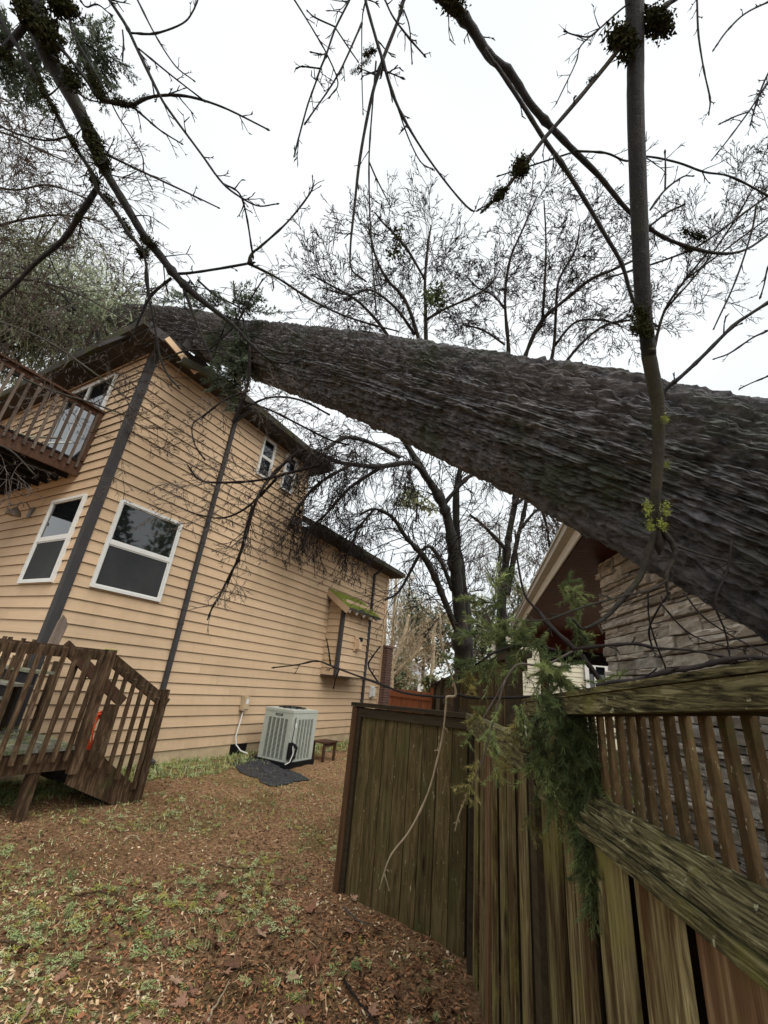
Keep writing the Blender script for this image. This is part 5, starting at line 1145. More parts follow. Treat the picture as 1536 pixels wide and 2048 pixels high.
# pale birches beyond the fence
for i, (px, lab) in enumerate((
    ([(770, 1420, 11), (774, 1370, 9), (790, 1320, 7), (803, 1289, 6), (811, 1260, 5), (818, 1230, 3)], 'leaning pale birch with dark bands, the clearest one past the house end'),
    ([(782, 1420, 8), (784, 1312, 7), (786, 1266, 6), (790, 1200, 5), (793, 1150, 3)], 'upright pale birch close beside the end of the beige wall'),
    ([(772, 1420, 7), (779, 1364, 6), (803, 1333, 5), (823, 1314, 4), (845, 1295, 3)], 'low pale birch stem bending far to the right above the orange fence'),
    ([(765, 1420, 7), (768, 1330, 6), (771, 1240, 5), (776, 1160, 3)], 'thin pale birch half hidden by the corner of the beige house'),
    ([(850, 1420, 6), (857, 1380, 6), (866, 1320, 5), (868, 1270, 4), (875, 1230, 2)], 'short pale birch stem near the lattice fence end'))):
    tree('birch_tree', lab, 'tree', [(px, 24 + i, 24 + i, 16, 2.2, LV2, K(rmax=.014, rf=.5, wig=.14))], 'birch', 'twigpale', 'pale birches beyond the house')

# leafy evergreen masses behind the fences, each its own bush or tree
def leafy(name, label, cat, cx_, cy_, d, wpx, hpx, count, mats, size, seed, group=None, stem=True, droop=.3, wf=.22):
    g = np.random.default_rng(seed); c = P(cx_, cy_, d); w, h = wpx * d / F / 2, hpx * d / F / 2
    root = thing(name, label, cat, (c[0], c[1], max(0, c[2] - h * 1.1)), 0, group); o = np.array(root.location)
    nb = max(10, count // 55); bc = norm(g.normal(0, 1, (nb, 3))) * (g.random((nb, 1)) ** .45) * np.array([w, w * .8, h]) * .85
    i = g.integers(0, nb, count); p = c + bc[i] + g.normal(0, 1, (count, 3)) * np.array([w, w, h * .8]) * .13
    s = size * g.uniform(.5, 1.4, count); dv = norm(g.normal(0, 1, (count, 3)) + np.array([0, 0, -droop])); X, Y = perp(dv)
    q = np.stack([p, p + dv * s[:, None] * .5 + X * s[:, None] * wf, p + dv * s[:, None], p + dv * s[:, None] * .5 - X * s[:, None] * wf], 1)
    b = MB(); b.add((q - o).reshape(-1, 3), np.arange(count * 4).reshape(-1, 4), g.integers(0, len(mats), count))
    tag(b.build('crown', [MT[k] for k in mats], root), kind='stuff')
    if stem:
        b = MB(); top = c + np.array([0, 0, h * .8]) - o
        b.tubes(np.array([(0, 0, -.3), top * .4, top * .75, top]), np.array([.14, .11, .07, .02]) * max(.5, h / 3), 7)
        for k in range(0, nb, 2): b.tubes(np.array([top * (.3 + .5 * g.random()), c + bc[k] * .6 - o, c + bc[k] - o]), np.array([.04, .025, .01]), 4)
        b.build('trunk', MT['tree'], root)
    return root
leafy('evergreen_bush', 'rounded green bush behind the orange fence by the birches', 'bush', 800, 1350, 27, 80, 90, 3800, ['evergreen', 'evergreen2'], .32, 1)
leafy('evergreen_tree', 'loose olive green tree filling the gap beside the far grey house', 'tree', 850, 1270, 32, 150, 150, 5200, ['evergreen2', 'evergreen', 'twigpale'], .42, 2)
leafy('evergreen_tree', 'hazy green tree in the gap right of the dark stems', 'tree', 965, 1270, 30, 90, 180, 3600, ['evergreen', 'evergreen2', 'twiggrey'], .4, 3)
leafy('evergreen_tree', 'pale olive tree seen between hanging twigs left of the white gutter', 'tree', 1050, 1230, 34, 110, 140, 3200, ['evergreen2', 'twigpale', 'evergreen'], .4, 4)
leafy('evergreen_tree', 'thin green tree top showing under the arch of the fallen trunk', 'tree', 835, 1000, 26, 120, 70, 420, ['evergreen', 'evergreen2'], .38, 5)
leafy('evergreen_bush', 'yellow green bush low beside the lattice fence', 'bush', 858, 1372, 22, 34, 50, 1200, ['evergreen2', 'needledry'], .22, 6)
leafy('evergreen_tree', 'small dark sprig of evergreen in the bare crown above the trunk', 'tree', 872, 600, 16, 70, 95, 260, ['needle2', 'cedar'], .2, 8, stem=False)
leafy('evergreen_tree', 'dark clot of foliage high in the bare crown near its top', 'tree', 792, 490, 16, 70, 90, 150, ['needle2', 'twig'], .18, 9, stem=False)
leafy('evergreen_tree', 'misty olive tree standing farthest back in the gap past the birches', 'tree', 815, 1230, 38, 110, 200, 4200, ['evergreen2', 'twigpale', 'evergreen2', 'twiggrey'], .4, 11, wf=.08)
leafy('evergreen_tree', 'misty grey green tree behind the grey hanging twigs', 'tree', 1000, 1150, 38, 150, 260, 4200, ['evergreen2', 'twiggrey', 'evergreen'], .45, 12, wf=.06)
# the crown of the fallen fir and its neighbours at the left
FC = ['evergreen', 'evergreen2', 'cedar']
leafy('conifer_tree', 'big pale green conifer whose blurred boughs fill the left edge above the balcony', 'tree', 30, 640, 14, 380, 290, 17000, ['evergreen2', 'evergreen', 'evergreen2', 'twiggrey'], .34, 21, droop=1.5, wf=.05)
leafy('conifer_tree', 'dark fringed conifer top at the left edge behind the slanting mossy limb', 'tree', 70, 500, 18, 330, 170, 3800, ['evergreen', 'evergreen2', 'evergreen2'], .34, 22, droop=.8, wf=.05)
# trees of the plot to the right, out of view but mirrored in the window panes
for i, (x, y, z, w, h) in enumerate(((17, 4, 7, 5, 11), (19, 9.5, 8, 5, 13), (16, -1.5, 6, 4.5, 10))):
    g = np.random.default_rng(90 + i); root = thing('evergreen_tree', ['tall dark tree standing beyond the stone house', 'tallest dark tree beyond the stone house at its far end', 'dark tree beside the stone house at its near end'][i], 'tree', (x, y, 0))
    n_ = 2600; p = norm(g.normal(0, 1, (n_, 3))) * (g.random((n_, 1)) ** .4) * np.array([w / 2, w / 2, h / 2]) + np.array([0, 0, z]); dv = norm(g.normal(0, 1, (n_, 3))); X, Y = perp(dv); s_ = g.uniform(.3, .7, n_)[:, None]
    q = np.stack([p, p + dv * s_ * .5 + X * s_ * .25, p + dv * s_, p + dv * s_ * .5 - X * s_ * .25], 1); b = MB(); b.add(q.reshape(-1, 3), np.arange(n_ * 4).reshape(-1, 4)); tag(b.build('crown', MT['needle2'], root), kind='stuff')
    b = MB(); b.tubes(np.array([(0, 0, -.2), (0, 0, z * .6), (0, 0, z + h * .3)]), np.array([.3, .22, .08]), 8); b.build('trunk', MT['tree'], root)

# far house
fh_c = P(832, 1365, 46); fhs = thing('far_house', 'small pale grey gabled house far off between the birches and the dark tree', 'house', (fh_c[0], fh_c[1], 0), -.3)
zt = fh_c[2]; b = MB(); b.box((-1.6, -1.5, 0), (1.6, 1.5, zt + .3)); b.build('wall', MT['white'], fhs)
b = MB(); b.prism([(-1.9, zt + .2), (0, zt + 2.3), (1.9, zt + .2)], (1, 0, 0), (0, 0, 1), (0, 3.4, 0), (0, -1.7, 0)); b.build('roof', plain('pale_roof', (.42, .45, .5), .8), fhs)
b = MB(); b.box((-.5, -1.54, zt - 1.4), (.5, -1.503, zt - .2)); b.build('window', MT['glass'], fhs)

# orange cedar fence between the houses
fa, fb = P(772, 1392, 19.5), P(862, 1398, 17.5); fa[2] = fb[2] = 0; dv = fb - fa; Lf = np.linalg.norm(dv); zt = P(800, 1374, 18.5)[2]
of = thing('cedar_fence', 'bright orange brown picket fence glimpsed above the dark panel beside the house', 'fence', tuple(fa), math.atan2(dv[1], dv[0]))
pk = MB(); pk.box((0, -.012, 0), (.135, .008, zt)); pk = pk.mesh('picket', MT['redfence'])
for x in np.arange(-.4, Lf, .155): link('picket', pk, of, (x, 0, -.1 + random.uniform(-.02, .02)))
b = MB(); b.box((-.4, -.07, zt - .42), (Lf, -.015, zt - .3)); b.box((-.4, -.05, .3), (Lf, -.015, .4)); b.build('rail', MT['redfence'], of)
for x in (-.45, Lf): b = MB(); b.box((x, -.05, -.2), (x + .1, .05, zt + .1)); b.build('post', MT['redfence'], of)

# neighbour's lattice fence receding beyond the panel
za = EYE + .30
fa = on_ground(958, 1334, za); fb = on_ground(866, 1368, za - .16); fa = fa + (fa - fb) * .15; dv = fb - fa; dv[2] = 0; Lf = np.linalg.norm(dv)
lf = thing('lattice_fence', 'dark slatted fence with a sloping cap rising behind the dark panel', 'fence', (fa[0], fa[1], 0), math.atan2(dv[1], dv[0]))
capf = lambda q: za - .16 * q / Lf
b = MB(); lath(b, 0, Lf, -.07, .07, capf, -.02, .03); lath(b, 0, Lf, -.03, -.002, capf, -.12, -.021); b.build('cap', MT['darkrail'], lf)
b = MB(); b.box((0, -.03, EYE - .40), (Lf, .06, EYE - .30)); b.build('rail', MT['darkrail'], lf)
sm3 = MB(); sm3.box((0, -.012, 0), (.045, .012, 1)); sm3 = sm3.mesh('slat', MT['slatwood'])
x = .0
while x < Lf:
    o = link('slat', sm3, lf, (x, .02, EYE - .31)); o.scale = (1, 1, capf(x) - EYE + .30); x += .085 if x < 6 else .2
bm_ = MB(); bm_.box((0, -.012, -.3), (.17, .012, EYE - .39)); bm_ = bm_.mesh('board', MT['panelwood'])
for x in np.arange(0, Lf, .18): link('board', bm_, lf, (x, .015, 0))
for x in (0, Lf * .25, Lf * .5, Lf * .75, Lf):
    b = MB(); b.box((x - .05, .035, -.3), (x + .05, .13, capf(x) + .06)); b.build('post', MT['darkrail'], lf)

# ------------------------------------------------------------------ evergreen sprays
def needle_spray(L, nl, dens, seed, side=3, curve=-.18, mats=1):
    """a twig along +X thick with needles"""
    g = np.random.default_rng(seed); b = MB()
    def one(p0, d0, L_):
        k = 7; pts = [p0]; D = d0
        for i in range(k): D = norm(D + np.array([0, 0, curve / k]) + g.normal(0, .05, 3)); pts.append(pts[-1] + D * L_ / k)
        pts = np.array(pts); b.tubes(pts, np.linspace(.0018, .0008, k + 1), 3, 1)
        n = int(L_ * dens); t = g.random(n) * k; i = np.minimum(t.astype(int), k - 1); w = (t - i)[:, None]
        p = pts[i] * (1 - w) + pts[i + 1] * w; dd = norm(pts[i + 1] - pts[i]); X, Y = perp(dd); ph = g.random(n) * 6.283
        a = g.normal(.85, .2, n)[:, None]; o = X * np.cos(ph)[:, None] + Y * np.sin(ph)[:, None]
        nd = dd * np.cos(a) + o * np.sin(a); ln = nl * g.uniform(.65, 1.1, n)[:, None]; wv = norm(np.cross(nd, dd)) * nl * .06
        q = np.stack([p - wv, p + wv, p + nd * ln], 1); b.add(q.reshape(-1, 3), np.arange(n * 3).reshape(-1, 3), 0)
        return pts
    pts = one(np.zeros(3), np.array([1., 0, 0]), L)
    for j in range(side):
        t = .15 + .55 * (j + g.random() * .6) / side; i = int(t * 7); s = 1 if j % 2 else -1
        one(pts[i], norm(np.array([.72, s * .6, g.normal(0, .12)])), L * (.62 - .4 * t))
    return b
SPR = {}
for key, mat in (('g', 'needle'), ('d', 'needle2'), ('y', 'needledry')):
    SPR[key] = [needle_spray(.22, .038, 560, 50 + i, side=2).mesh('spray', [MT[mat], MT['twig']]) for i in range(3)]
def aim(d, roll=0.):
    q = Vector(d).to_track_quat('X', 'Z'); return (q @ Matrix.Rotation(roll, 3, 'X').to_quaternion()).to_euler()
bough = thing('fir_bough', 'torn green fir bough draped over the fence with needle sprays hanging down', 'branch', tuple(P(1150, 1380, 1.6)))
bo = np.array(bough.location)
def bstem(px, d0, d1, mat='twig'):
    b = MB(); pts, r = add_limb(b, px, d0, d1, n=6); b.v = [v_ - bo for v_ in b.v]; b.build('stem', MT[mat], bough, smooth=True); return pts
def sprays_along(px, d0, d1, count, length, key, spread=.5, down=.5, t0=0., back=0.):
    q = catmull([(a, b_, 1) for a, b_ in px], 6); ds = np.linspace(d0, d1, len(q)); pts = np.array([P(a, b_, d) for (a, b_, w), d in zip(q, ds)])
    for _ in range(max(3, int(count * .72))):
        t = (t0 + (1 - t0) * rng.random()) * (len(pts) - 1.001); i = int(t); p = pts[i] + (pts[i + 1] - pts[i]) * (t - i); dd = norm(pts[i + 1] - pts[i])
        d = norm(dd * .8 + rng.normal(0, spread, 3) + np.array([0, 0, -down])); L = length * rng.uniform(.6, 1.2)
        k = key[rng.integers(0, len(key))]
        o = link('spray', SPR[k][rng.integers(0, 3)], bough, tuple(p - bo + rng.normal(0, .006, 3)), aim(d, rng.random() * 6.28)); s = L / .22; o.scale = (s, .5 + .5 * s, .5 + .5 * s)
bstem([(1206, 1372, 9), (1165, 1315, 9), (1120, 1270, 7), (1080, 1225, 6), (1050, 1190, 4), (1035, 1120, 3), (1030, 1060, 2)], 1.6, 2.0)
bstem([(1150, 1300, 5), (1090, 1330, 4), (1040, 1328, 3), (1020, 1345, 3), (985, 1405, 2), (958, 1450, 1.5)], 1.6, 1.55, 'twiggrey')
bstem([(1110, 1300, 6), (1060, 1290, 5), (1000, 1300, 4), (950, 1330, 3)], 1.7, 1.75)
bstem([(1140, 1380, 6), (1125, 1450, 5), (1110, 1520, 4), (1105, 1560, 3)], 1.6, 1.5, 'twiggrey')
bstem([(1010, 1360, 3), (990, 1430, 3), (965, 1520, 2.5), (938, 1580, 2)], 1.55, 1.5, 'twiggrey')
# upper, airy part
sprays_along([(1080, 1225), (1040, 1240), (1000, 1210), (950, 1195)], 1.75, 1.8, 9, .14, 'gg', .35, .05)
sprays_along([(1090, 1240), (1040, 1260), (985, 1265), (930, 1260)], 1.75, 1.8, 16, .16, 'gd', .4, .1)
sprays_along([(1100, 1260), (1060, 1290), (1010, 1310), (950, 1320)], 1.7, 1.75, 20, .16, 'gd', .5, .3)
sprays_along([(1090, 1190), (1120, 1170), (1150, 1185), (1160, 1220)], 1.8, 1.8, 9, .13, 'gd', .4, .3)
sprays_along([(1110, 1250), (1130, 1230), (1150, 1260), (1150, 1290)], 1.7, 1.7, 8, .12, 'gd', .4, .3)
sprays_along([(1030, 1100), (1020, 1160), (1000, 1200), (1010, 1260)], 1.9, 1.8, 12, .13, 'dg', .4, .4)
sprays_along([(1080, 1290), (1100, 1340), (1150, 1360), (1200, 1365)], 1.6, 1.5, 26, .15, 'dg', .6, .1)
sprays_along([(1180, 1370), (1200, 1368), (1230, 1372), (1260, 1380)], 1.4, 1.35, 8, .10, 'gd', .5, .0)
# dark mass lying on the rail and hanging in front of the boards
sprays_along([(1060, 1350), (1090, 1400), (1120, 1440), (1160, 1470)], 1.55, 1.45, 34, .16, 'ddg', .5, .5)
sprays_along([(1110, 1400), (1150, 1440), (1170, 1500), (1190, 1540)], 1.5, 1.4, 42, .16, 'ddg', .45, .6)
sprays_along([(1060, 1420), (1075, 1480), (1090, 1530), (1100, 1570)], 1.55, 1.45, 20, .15, 'dg', .4, .6)
sprays_along([(1110, 1480), (1130, 1540), (1150, 1600), (1165, 1660), (1180, 1740)], 1.5, 1.3, 50, .15, 'dg', .3, .7)
sprays_along([(1170, 1640), (1180, 1700), (1190, 1760)], 1.32, 1.28, 12, .11, 'dg', .25, .7)
sprays_along([(1150, 1480), (1200, 1500), (1215, 1540)], 1.45, 1.4, 10, .12, 'd', .4, .5)
# separate hanging tassels, some yellowing
for px, key, n_ in (([(985, 1392), (959, 1420), (940, 1448)], 'gy', 4), ([(1001, 1401), (988, 1442), (975, 1483), (956, 1525), (937, 1578)], 'yg', 9), ([(990, 1430), (991, 1499), (993, 1544)], 'gy', 6), ([(1026, 1391), (1035, 1436), (1023, 1467), (1026, 1515)], 'gy', 7), ([(1040, 1400), (1045, 1450), (1050, 1500)], 'g', 5), ([(1085, 1560), (1065, 1600), (1058, 1630)], 'yg', 4), ([(960, 1320), (940, 1345), (935, 1370)], 'gy', 4)):
    sprays_along(px, 1.55, 1.5, n_, .085, key, .12, .15)

# feathery cedar sprays
def cedar_mesh(seed, n_br=9, L=.3):
    g = np.random.default_rng(seed); b = MB(); pts = np.stack([np.linspace(0, L, 9), .01 * np.sin(np.linspace(0, 5, 9)), -.28 * np.linspace(0, 1, 9) ** 2 * L], -1)
    b.tubes(pts, np.linspace(.003, .001, 9), 4, 1)
    for i in range(n_br * 2):
        t = (i // 2 + g.random()) / n_br; k = min(int(t * 8), 7); p = pts[k] + (pts[k + 1] - pts[k]) * (t * 8 - k); s = 1 if i % 2 else -1
        d = norm(np.array([.7, s * .7, -.35 + g.normal(0, .15)])); l2 = L * .42 * (1 - .6 * t) * g.uniform(.7, 1.2); e = p + d * l2 + np.array([0, 0, -.12 * l2])
        b.tubes(np.array([p, (p + e) / 2 + .01 * l2, e]), np.array([.0016, .0012, .0008]), 3, 1)
        n = int(26 * l2 / .12) + 6; tt_ = g.random(n); c = p + (e - p) * tt_[:, None]; d2 = norm(d + g.normal(0, .55, (n, 3))); X, Y = perp(d2); l3 = .028 * g.uniform(.6, 1.3, n)[:, None]
        q = np.stack([c, c + d2 * l3 * .5 + X * .0045, c + d2 * l3, c + d2 * l3 * .5 - X * .0045], 1); b.add(q.reshape(-1, 3), np.arange(n * 4).reshape(-1, 4), 0)
    return b.mesh('spray', [MT['cedar'], MT['twig']])
CED = [cedar_mesh(70 + i) for i in range(3)]
def cedar_bough(label, pts_list, group=None):
    root = None
    for (px, d0, d1, cnt, sc, spread, down) in pts_list:
        q = catmull([(a, b_, w) for a, b_, w in px], 6); ds = np.linspace(d0, d1, len(q)); pts = np.array([P(a, b_, d) for (a, b_, w), d in zip(q, ds)])
        if root is None: root = thing('cedar_bough', label, 'branch', tuple(pts[0])); o0 = np.array(root.location)
        b = MB(); b.tubes(pts - o0, np.maximum(q[:, 2], 1) / 2 * ds / F, 6); b.build('stem', MT['twig'], root)
        for _ in range(cnt):
            t = rng.random() * (len(pts) - 1.001); i = int(t); p = pts[i] + (pts[i + 1] - pts[i]) * (t - i); dd = norm(pts[i + 1] - pts[i])
            d = norm(dd * .6 + rng.normal(0, spread, 3) + np.array([0, 0, -down])); o = link('spray', CED[rng.integers(0, 3)], root, tuple(p - o0), aim(d, rng.random() * 6.28)); s = sc * rng.uniform(.6, 1.2) / .3; o.scale = (s, s, s)
    return root
cedar_bough('soft dark green cedar bough caught on the fallen trunk above the house corner', [
    ([(395, 560, 4), (430, 590, 4), (470, 610, 3), (500, 630, 2)], 6.2, 6.2, 9, .5, .55, .4),
    ([(470, 615, 4), (478, 670, 4), (480, 720, 3), (470, 790, 2)], 6.2, 6.2, 26, .55, .45, .6),
    ([(380, 560, 3), (375, 590, 3), (400, 600, 2)], 6.2, 6.2, 8, .4, .5, .3),
    ([(455, 640, 3), (435, 690, 3), (420, 730, 2)], 6.3, 6.3, 6, .4, .5, .5)])
cedar_bough('dark cedar fronds hanging behind the thick mossy limb at the top left', [
    ([(140, 40, 4), (165, 80, 4), (190, 100, 3), (225, 125, 2)], 3.2, 3.2, 18, .26, .4, .35),
    ([(0, 20, 4), (15, 70, 4), (20, 110, 3), (15, 140, 2)], 3.2, 3.2, 18, .28, .5, .45),
    ([(100, 60, 4), (80, 110, 3), (60, 150, 2), (70, 165, 2)], 3.2, 3.2, 14, .24, .4, .45),
    ([(150, 70, 3), (165, 120, 3), (180, 140, 2)], 3.2, 3.2, 10, .22, .4, .35)])
# limbs of the fallen crown under the trunk's tip
tb = thing('crown_limb', 'dark bare limb ends of the fallen crown showing under the trunk beside the roof', 'branch', tuple(P(180, 650, 13.5)))
for (px) in ([(190, 650, 9), (170, 700, 8), (150, 735, 7), (128, 770, 5)], [(190, 650, 6), (200, 690, 5), (208, 715, 4)], [(205, 648, 6), (220, 680, 5), (232, 700, 4)], [(155, 665, 6), (120, 650, 5), (70, 660, 4), (20, 650, 3)], [(150, 620, 8), (125, 590, 6), (70, 560, 5), (10, 530, 3)], [(145, 625, 6), (110, 600, 5), (95, 560, 4), (100, 530, 3)]):
    b = MB(); pts, r = add_limb(b, px, 13.5, 13.5, n=6); twigs_on(b, pts, r, 8, .8, [(3, .5, .7, .6)], rmax=.012); b.v = [v_ - np.array(tb.location) for v_ in b.v]; b.build('limb', MT['tree'], tb, smooth=True)

# ------------------------------------------------------------------ ground litter
def scatter(n, dmin, dmax, a0, a1, power=1.0):
    u = rng.random(n); d = np.exp(np.log(dmin) + (np.log(dmax) - np.log(dmin)) * u ** power); a = np.radians(rng.uniform(a0, a1, n))
    return np.stack([d * np.sin(a), d * np.cos(a)], -1)
def clear(p):                         # keep the yard only: this side of the walls and fences
    q = np.stack([(p[:, 0] - HC[0]) * US[0] + (p[:, 1] - HC[1]) * US[1], -((p[:, 0] - HC[0]) * NS[0] + (p[:, 1] - HC[1]) * NS[1])], -1)
    f = p[:, 0] * NF[0] + p[:, 1] * NF[1]; pn = (p[:, 0] - PL[0]) * npn[0] + (p[:, 1] - PL[1]) * npn[1]; pa_ = (p[:, 0] - PL[0]) * up_[0] + (p[:, 1] - PL[1]) * up_[1]
    inac = (q[:, 0] > 4.1) & (q[:, 0] < 5.1) & (q[:, 1] > -1.45) & (q[:, 1] < -.5)
    return (q[:, 1] < -.05) & (f < .56) & ~((pn < .05) & (pa_ > -.05)) & ~inac
def flakes(name, n, dmin, dmax, a0, a1, size, cols, kind='leaf', lift=.012, mask=None, power=1.):
    p = scatter(n, dmin, dmax, a0, a1, power); p = p[clear(p)]
    if mask is not None: p = p[mask(p)]
    n = len(p); z = gh(p[:, 0], p[:, 1]) + rng.random(n) * lift + .002; c = np.stack([p[:, 0], p[:, 1], z], -1)
    a = rng.random(n) * 6.283; tl = rng.normal(0, .45, n); s = size * rng.uniform(.45, 1.5, n)
    X = np.stack([np.cos(a), np.sin(a), np.sin(tl) * .8], -1) * s[:, None]; Y = np.stack([-np.sin(a), np.cos(a), rng.normal(0, .35, n)], -1) * (s * (rng.uniform(.25, .6, n) if kind == 'leaf' else .035))[:, None]
    up = np.array([0, 0, 1.]) * (s * rng.uniform(0, .35, n))[:, None]
    b = MB()
    if kind == 'leaf':
        q = np.stack([c - X * .5, c - X * .1 + Y * .5 + up, c + X * .5 + up * .3, c - X * .05 - Y * .5 + up * .8, c + up * .2], 1)
        f = np.array([[0, 4, 1], [1, 4, 2], [2, 4, 3], [3, 4, 0]])
        b.add(q.reshape(-1, 3), (np.arange(n)[:, None, None] * 5 + f).reshape(-1, 3), np.repeat(np.clip((rng.random(n) * .75 + (fbm(p[:, 0] * 1.7 + 5, p[:, 1] * 1.7 + 41, o=4) - .5) * 1.1 + .12) * len(cols), 0, len(cols) - 1).astype(int), 4))
    else:
        q = np.stack([c - X * .5 - Y, c - X * .5 + Y, c + X * .5 + Y + up * .3, c + X * .5 - Y + up * .3], 1)
        b.add(q.reshape(-1, 3), np.arange(n * 4).reshape(-1, 4), rng.integers(0, len(cols), n))
    return tag(b.build(name, cols), kind='stuff')
LC = [plain('litter_%s' % k, c, .85, .3, 30) for k, c in (('brown', (.34, .185, .10)), ('tan', (.54, .39, .235)), ('dark', (.035, .020, .012)), ('rust', (.29, .13, .066)), ('pale', (.60, .49, .34)), ('umber', (.19, .10, .052)), ('olive', (.25, .23, .075)))]
tag(flakes('leaf_litter', 80000, 1.3, 17, -62, 24, .025, [LC[2], LC[2], LC[2], LC[5], LC[5], LC[5], LC[0], LC[3], LC[0], LC[0], LC[6], LC[1], LC[4], LC[1]]), kind='stuff')
flakes('leaf_litter', 16000, 1.1, 5, -55, 24, .038, [LC[2], LC[2], LC[5], LC[5], LC[3], LC[0], LC[0], LC[3], LC[1], LC[4], LC[0]])
flakes('fallen_needles', 22000, 1.1, 8, -55, 24, .05, [LC[1], LC[0], LC[3], LC[2], LC[2], LC[5], LC[0]], 'stick')
GRN = [plain('sprig_%d' % i, c, .75, .35, 20) for i, c in enumerate(((.20, .26, .10), (.30, .36, .16), (.10, .15, .055), (.38, .41, .21), (.25, .25, .06)))]
# torn cedar sprigs: flat feathery pieces lying in patches
def sprig_field(n, dmin, dmax, a0, a1, mask, size):
    p = scatter(n, dmin, dmax, a0, a1); p = p[clear(p)]; p = p[mask(p)]; n = len(p)
    z = gh(p[:, 0], p[:, 1]) + .012 + rng.random(n) * .03; return sprigs_at(np.stack([p[:, 0], p[:, 1], z], -1), size)
def sprigs_at(c, size):
    n = len(c); a = rng.random(n) * 6.283; s = size * rng.uniform(.5, 1.3, n)
    X = np.stack([np.cos(a), np.sin(a), rng.normal(0, .18, n)], -1); Y = np.stack([-np.sin(a), np.cos(a), rng.normal(0, .25, n)], -1)
    Q = []
    for k in range(7):
        t = k / 7.; base = c + X * (s * t)[:, None]
        for sd in (-1, 1):
            e = base + (X * .55 + sd * Y * .8) * (s * .42 * (1 - .7 * t) * rng.uniform(.6, 1.2, n))[:, None] + np.array([0, 0, 1]) * (rng.normal(0, .08, n) * s)[:, None]
            w = X * (s * .05)[:, None]; mid = (base + e) / 2
            Q.append(np.stack([base, mid + w, e, mid - w], 1))
    Q = np.concatenate(Q); b = MB(); mi = np.tile(rng.integers(0, 5, n), 14); b.add(Q.reshape(-1, 3), np.arange(len(Q) * 4).reshape(-1, 4), mi)
    return tag(b.build('cedar_litter', GRN), kind='stuff')
pm_ = lambda th, sc=1.1, o_=0.: (lambda p: fbm(p[:, 0] * sc + 70 + o_, p[:, 1] * sc + 13, o=3) > th)
dk = rng.random((420, 2)) * np.array([2.4, 1.6]) + np.array([-2.3, -1.45]); sprigs_at(np.array([HW(x, y, DZ + .045 + .03 * rng.random()) for x, y in dk]), .09)
tr = rng.random((60, 2)) * np.array([.8, .9]) + np.array([.15, -1.4]); sprigs_at(np.array([HW(x, y, DZ - .165 * (int((x - .13) / .27) + 1) + .045) for x, y in tr]), .06)
def near_house(p):
    t = (p[:, 0] - HC[0]) * NS[0] + (p[:, 1] - HC[1]) * NS[1]; return (t < .75 + .4 * fbm(p[:, 0] * 2, p[:, 1] * 2, o=2)) & (rng.random(len(p)) < .9)
sprig_field(4200, 1.2, 6, -60, 12, pm_(.57, 1.3), .10)
sprig_field(6500, 1.15, 3.2, -60, -2, lambda p: fbm(p[:, 0] * 1.5 + 7, p[:, 1] * 1.5 + 3, o=3) > .52, .13)
sprig_field(12000, 6, 14, -40, 0, near_house, .11)
sprig_field(5000, 3, 15, -40, 0, pm_(.5, .8, 20), .07)
def blades(n, mask, h, dmin, dmax, a0, a1):
    p = scatter(n, dmin, dmax, a0, a1); p = p[clear(p)]; p = p[mask(p)]; n = len(p)
    c = np.stack([p[:, 0], p[:, 1], gh(p[:, 0], p[:, 1]) - .003], -1); a = rng.random(n) * 6.283; ln = rng.uniform(.1, 1., n); s = h * rng.uniform(.5, 1.3, n)
    d = np.stack([np.cos(a) * ln, np.sin(a) * ln, np.full(n, .9)], -1); w = np.stack([-np.sin(a), np.cos(a), np.zeros(n)], -1) * (.0022 + .0005 * np.hypot(p[:, 0], p[:, 1]))[:, None]
    q = np.stack([c - w, c + w, c + d * s[:, None]], 1); b = MB(); b.add(q.reshape(-1, 3), np.arange(n * 3).reshape(-1, 3), rng.integers(0, 5, n)); return tag(b.build('grass', GRN), kind='stuff')
blades(7000, pm_(.55, .9, 5), .04, 1.2, 9, -60, 20)
blades(13000, lambda p: fbm(p[:, 0] * .7 + 31, p[:, 1] * .7, o=3) > .48, .04, 4, 17, -42, 2)
blades(22000, near_house, .11, 6, 15, -42, 0)
blades(20000, lambda p: (fbm(p[:, 0] * 1.6 + 7, p[:, 1] * 1.6 + 3, o=3) > .58), .035, 1.15, 3.6, -60, 15)
sprig_field(2200, 3.0, 7, -60, -8, pm_(.55, 1.0, 9), .09)
# large lobed maple leaves, each lying by itself
def maple(seed):
    g = random.Random(seed); n = 26; prof_ = []
    for i in range(n):
        a = 2 * math.pi * i / n; lobe = [1, .58, .93, .5, .78, .42, .55, .3][min(int(abs(((a + math.pi) % (2 * math.pi)) - math.pi) / math.pi * 7.99), 7)]
        prof_.append((math.cos(a) * lobe * g.uniform(.9, 1.1), math.sin(a) * lobe * g.uniform(.9, 1.1)))
    cu = g.uniform(.1, .5); cv = g.uniform(-.3, .4)
    V = [(0, 0, 0)] + [(x, y, cu * x * x + cv * y * y + g.uniform(-.08, .08)) for x, y in prof_]
    b = MB(); b.add(np.array(V) * .5, [[0, 1 + i, 1 + (i + 1) % n] for i in range(n)]); b.tubes(np.array([(-.1, 0, .02), (-.4, .05, .04), (-.7, .02, .1)]), np.array([.015, .012, .01]), 4)
    return b
MAPC = [plain('maple_%d' % i, c, .8, .35, 14) for i, c in enumerate(((.25, .14, .095), (.19, .095, .058), (.34, .22, .15), (.13, .07, .045)))]
mmesh = [maple(i).mesh('fallen_leaf', MAPC[i % 4]) for i in range(8)]
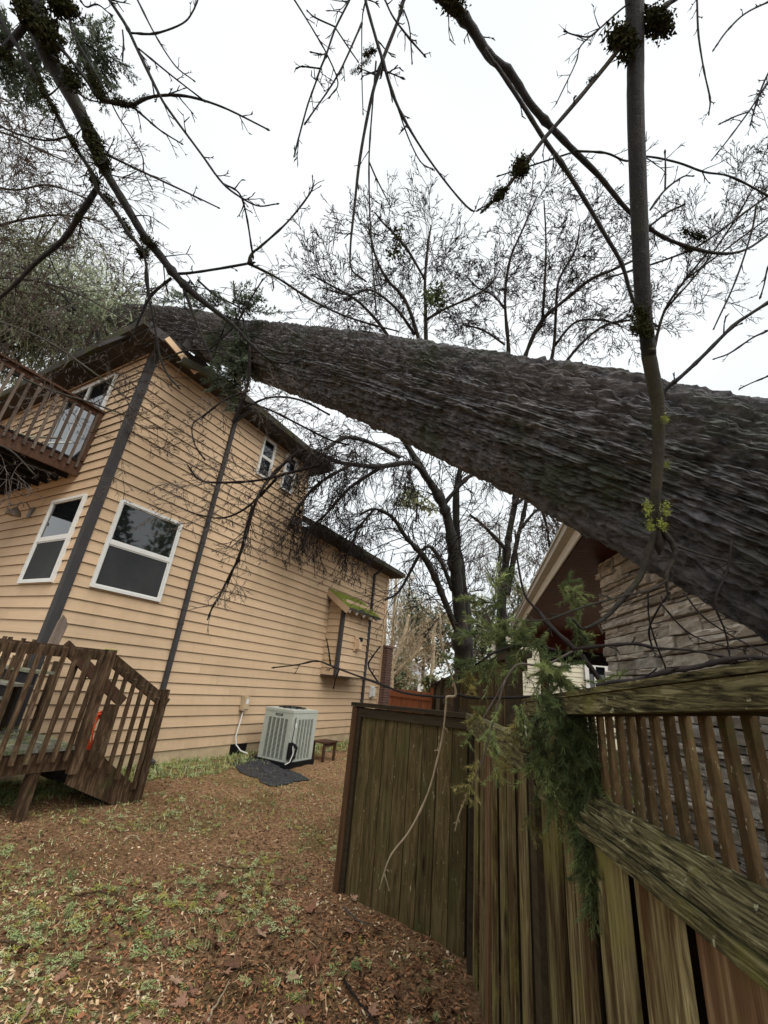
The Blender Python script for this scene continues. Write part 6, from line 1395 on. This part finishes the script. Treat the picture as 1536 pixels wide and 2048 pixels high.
spots = [(395, 1960), (500, 1975), (520, 1840), (440, 1870), (370, 1990), (490, 2035), (560, 2020), (600, 1990), (690, 1850), (530, 1835), (60, 2010), (150, 1990), (95, 2030), (640, 1905), (580, 1930), (330, 1870), (300, 2030), (720, 1950), (800, 1965), (860, 1990), (455, 1915), (420, 2020), (250, 1960), (200, 1890), (740, 2010), (660, 2030), (545, 1875), (480, 1900), (830, 2030), (890, 2035), (350, 1930), (560, 1760), (450, 1780), (620, 1800), (700, 1790), (750, 1850), (120, 1930), (40, 1900), (180, 2040), (520, 1950)]
for i, (x, y) in enumerate(spots):
    p = on_ground(x + rng.uniform(-8, 8), y + rng.uniform(-6, 6), -.12); p[2] = gh(p[0], p[1]) + .03
    o = link('fallen_leaf', mmesh[i % 8], None, tuple(p), (rng.normal(0, .35), rng.normal(0, .35), rng.random() * 6.28)); s = rng.uniform(.09, .17); o.scale = (s, s, s)
    tag(o, 'brown curled maple leaf lying in the damp litter near the camera', 'leaf', 'fallen maple leaves')
for (pts_, w, lab, mat) in (([(435, 1715), (470, 1722), (512, 1721)], .008, 'short dark straight stick lying in the middle of the yard', 'stairwood'), ([(420, 2015), (440, 1975), (463, 1935)], .008, 'pale peeled stick pointing away among the maple leaves', 'twigpale'), ([(60, 1880), (20, 1872), (-10, 1868)], .013, 'dark rotten stick at the left edge of the litter', 'stairwood'), ([(150, 1785), (200, 1775), (250, 1778)], .009, 'dark crooked stick lying left of the middle', 'stairwood'), ([(245, 1690), (262, 1680), (285, 1685)], .007, 'thin bent twig by the foot of the wooden steps', 'twigpale'), ([(262, 1612), (268, 1598), (272, 1585)], .006, 'thin upright grey twig under the wooden landing', 'twiggrey'), ([(690, 1800), (715, 1815), (740, 1830)], .008, 'thin twig leaning by the foot of the fence panel', 'twiggrey'), ([(690, 1930), (730, 1990), (770, 2030)], .008, 'long thin brown twig lying right of the maple leaves', 'twig')):
    pp = []
    for x, y in pts_: q = on_ground(x, y, -.1); q[2] = gh(q[0], q[1]) + .03; pp.append(q)
    pp = catmull(np.array(pp), 5); b = MB(); b.tubes(pp + rng.normal(0, .004, pp.shape), np.linspace(w, w * .5, len(pp)), 6, cap=True); tag(b.build('stick', MT[mat], smooth=True), lab, 'stick')
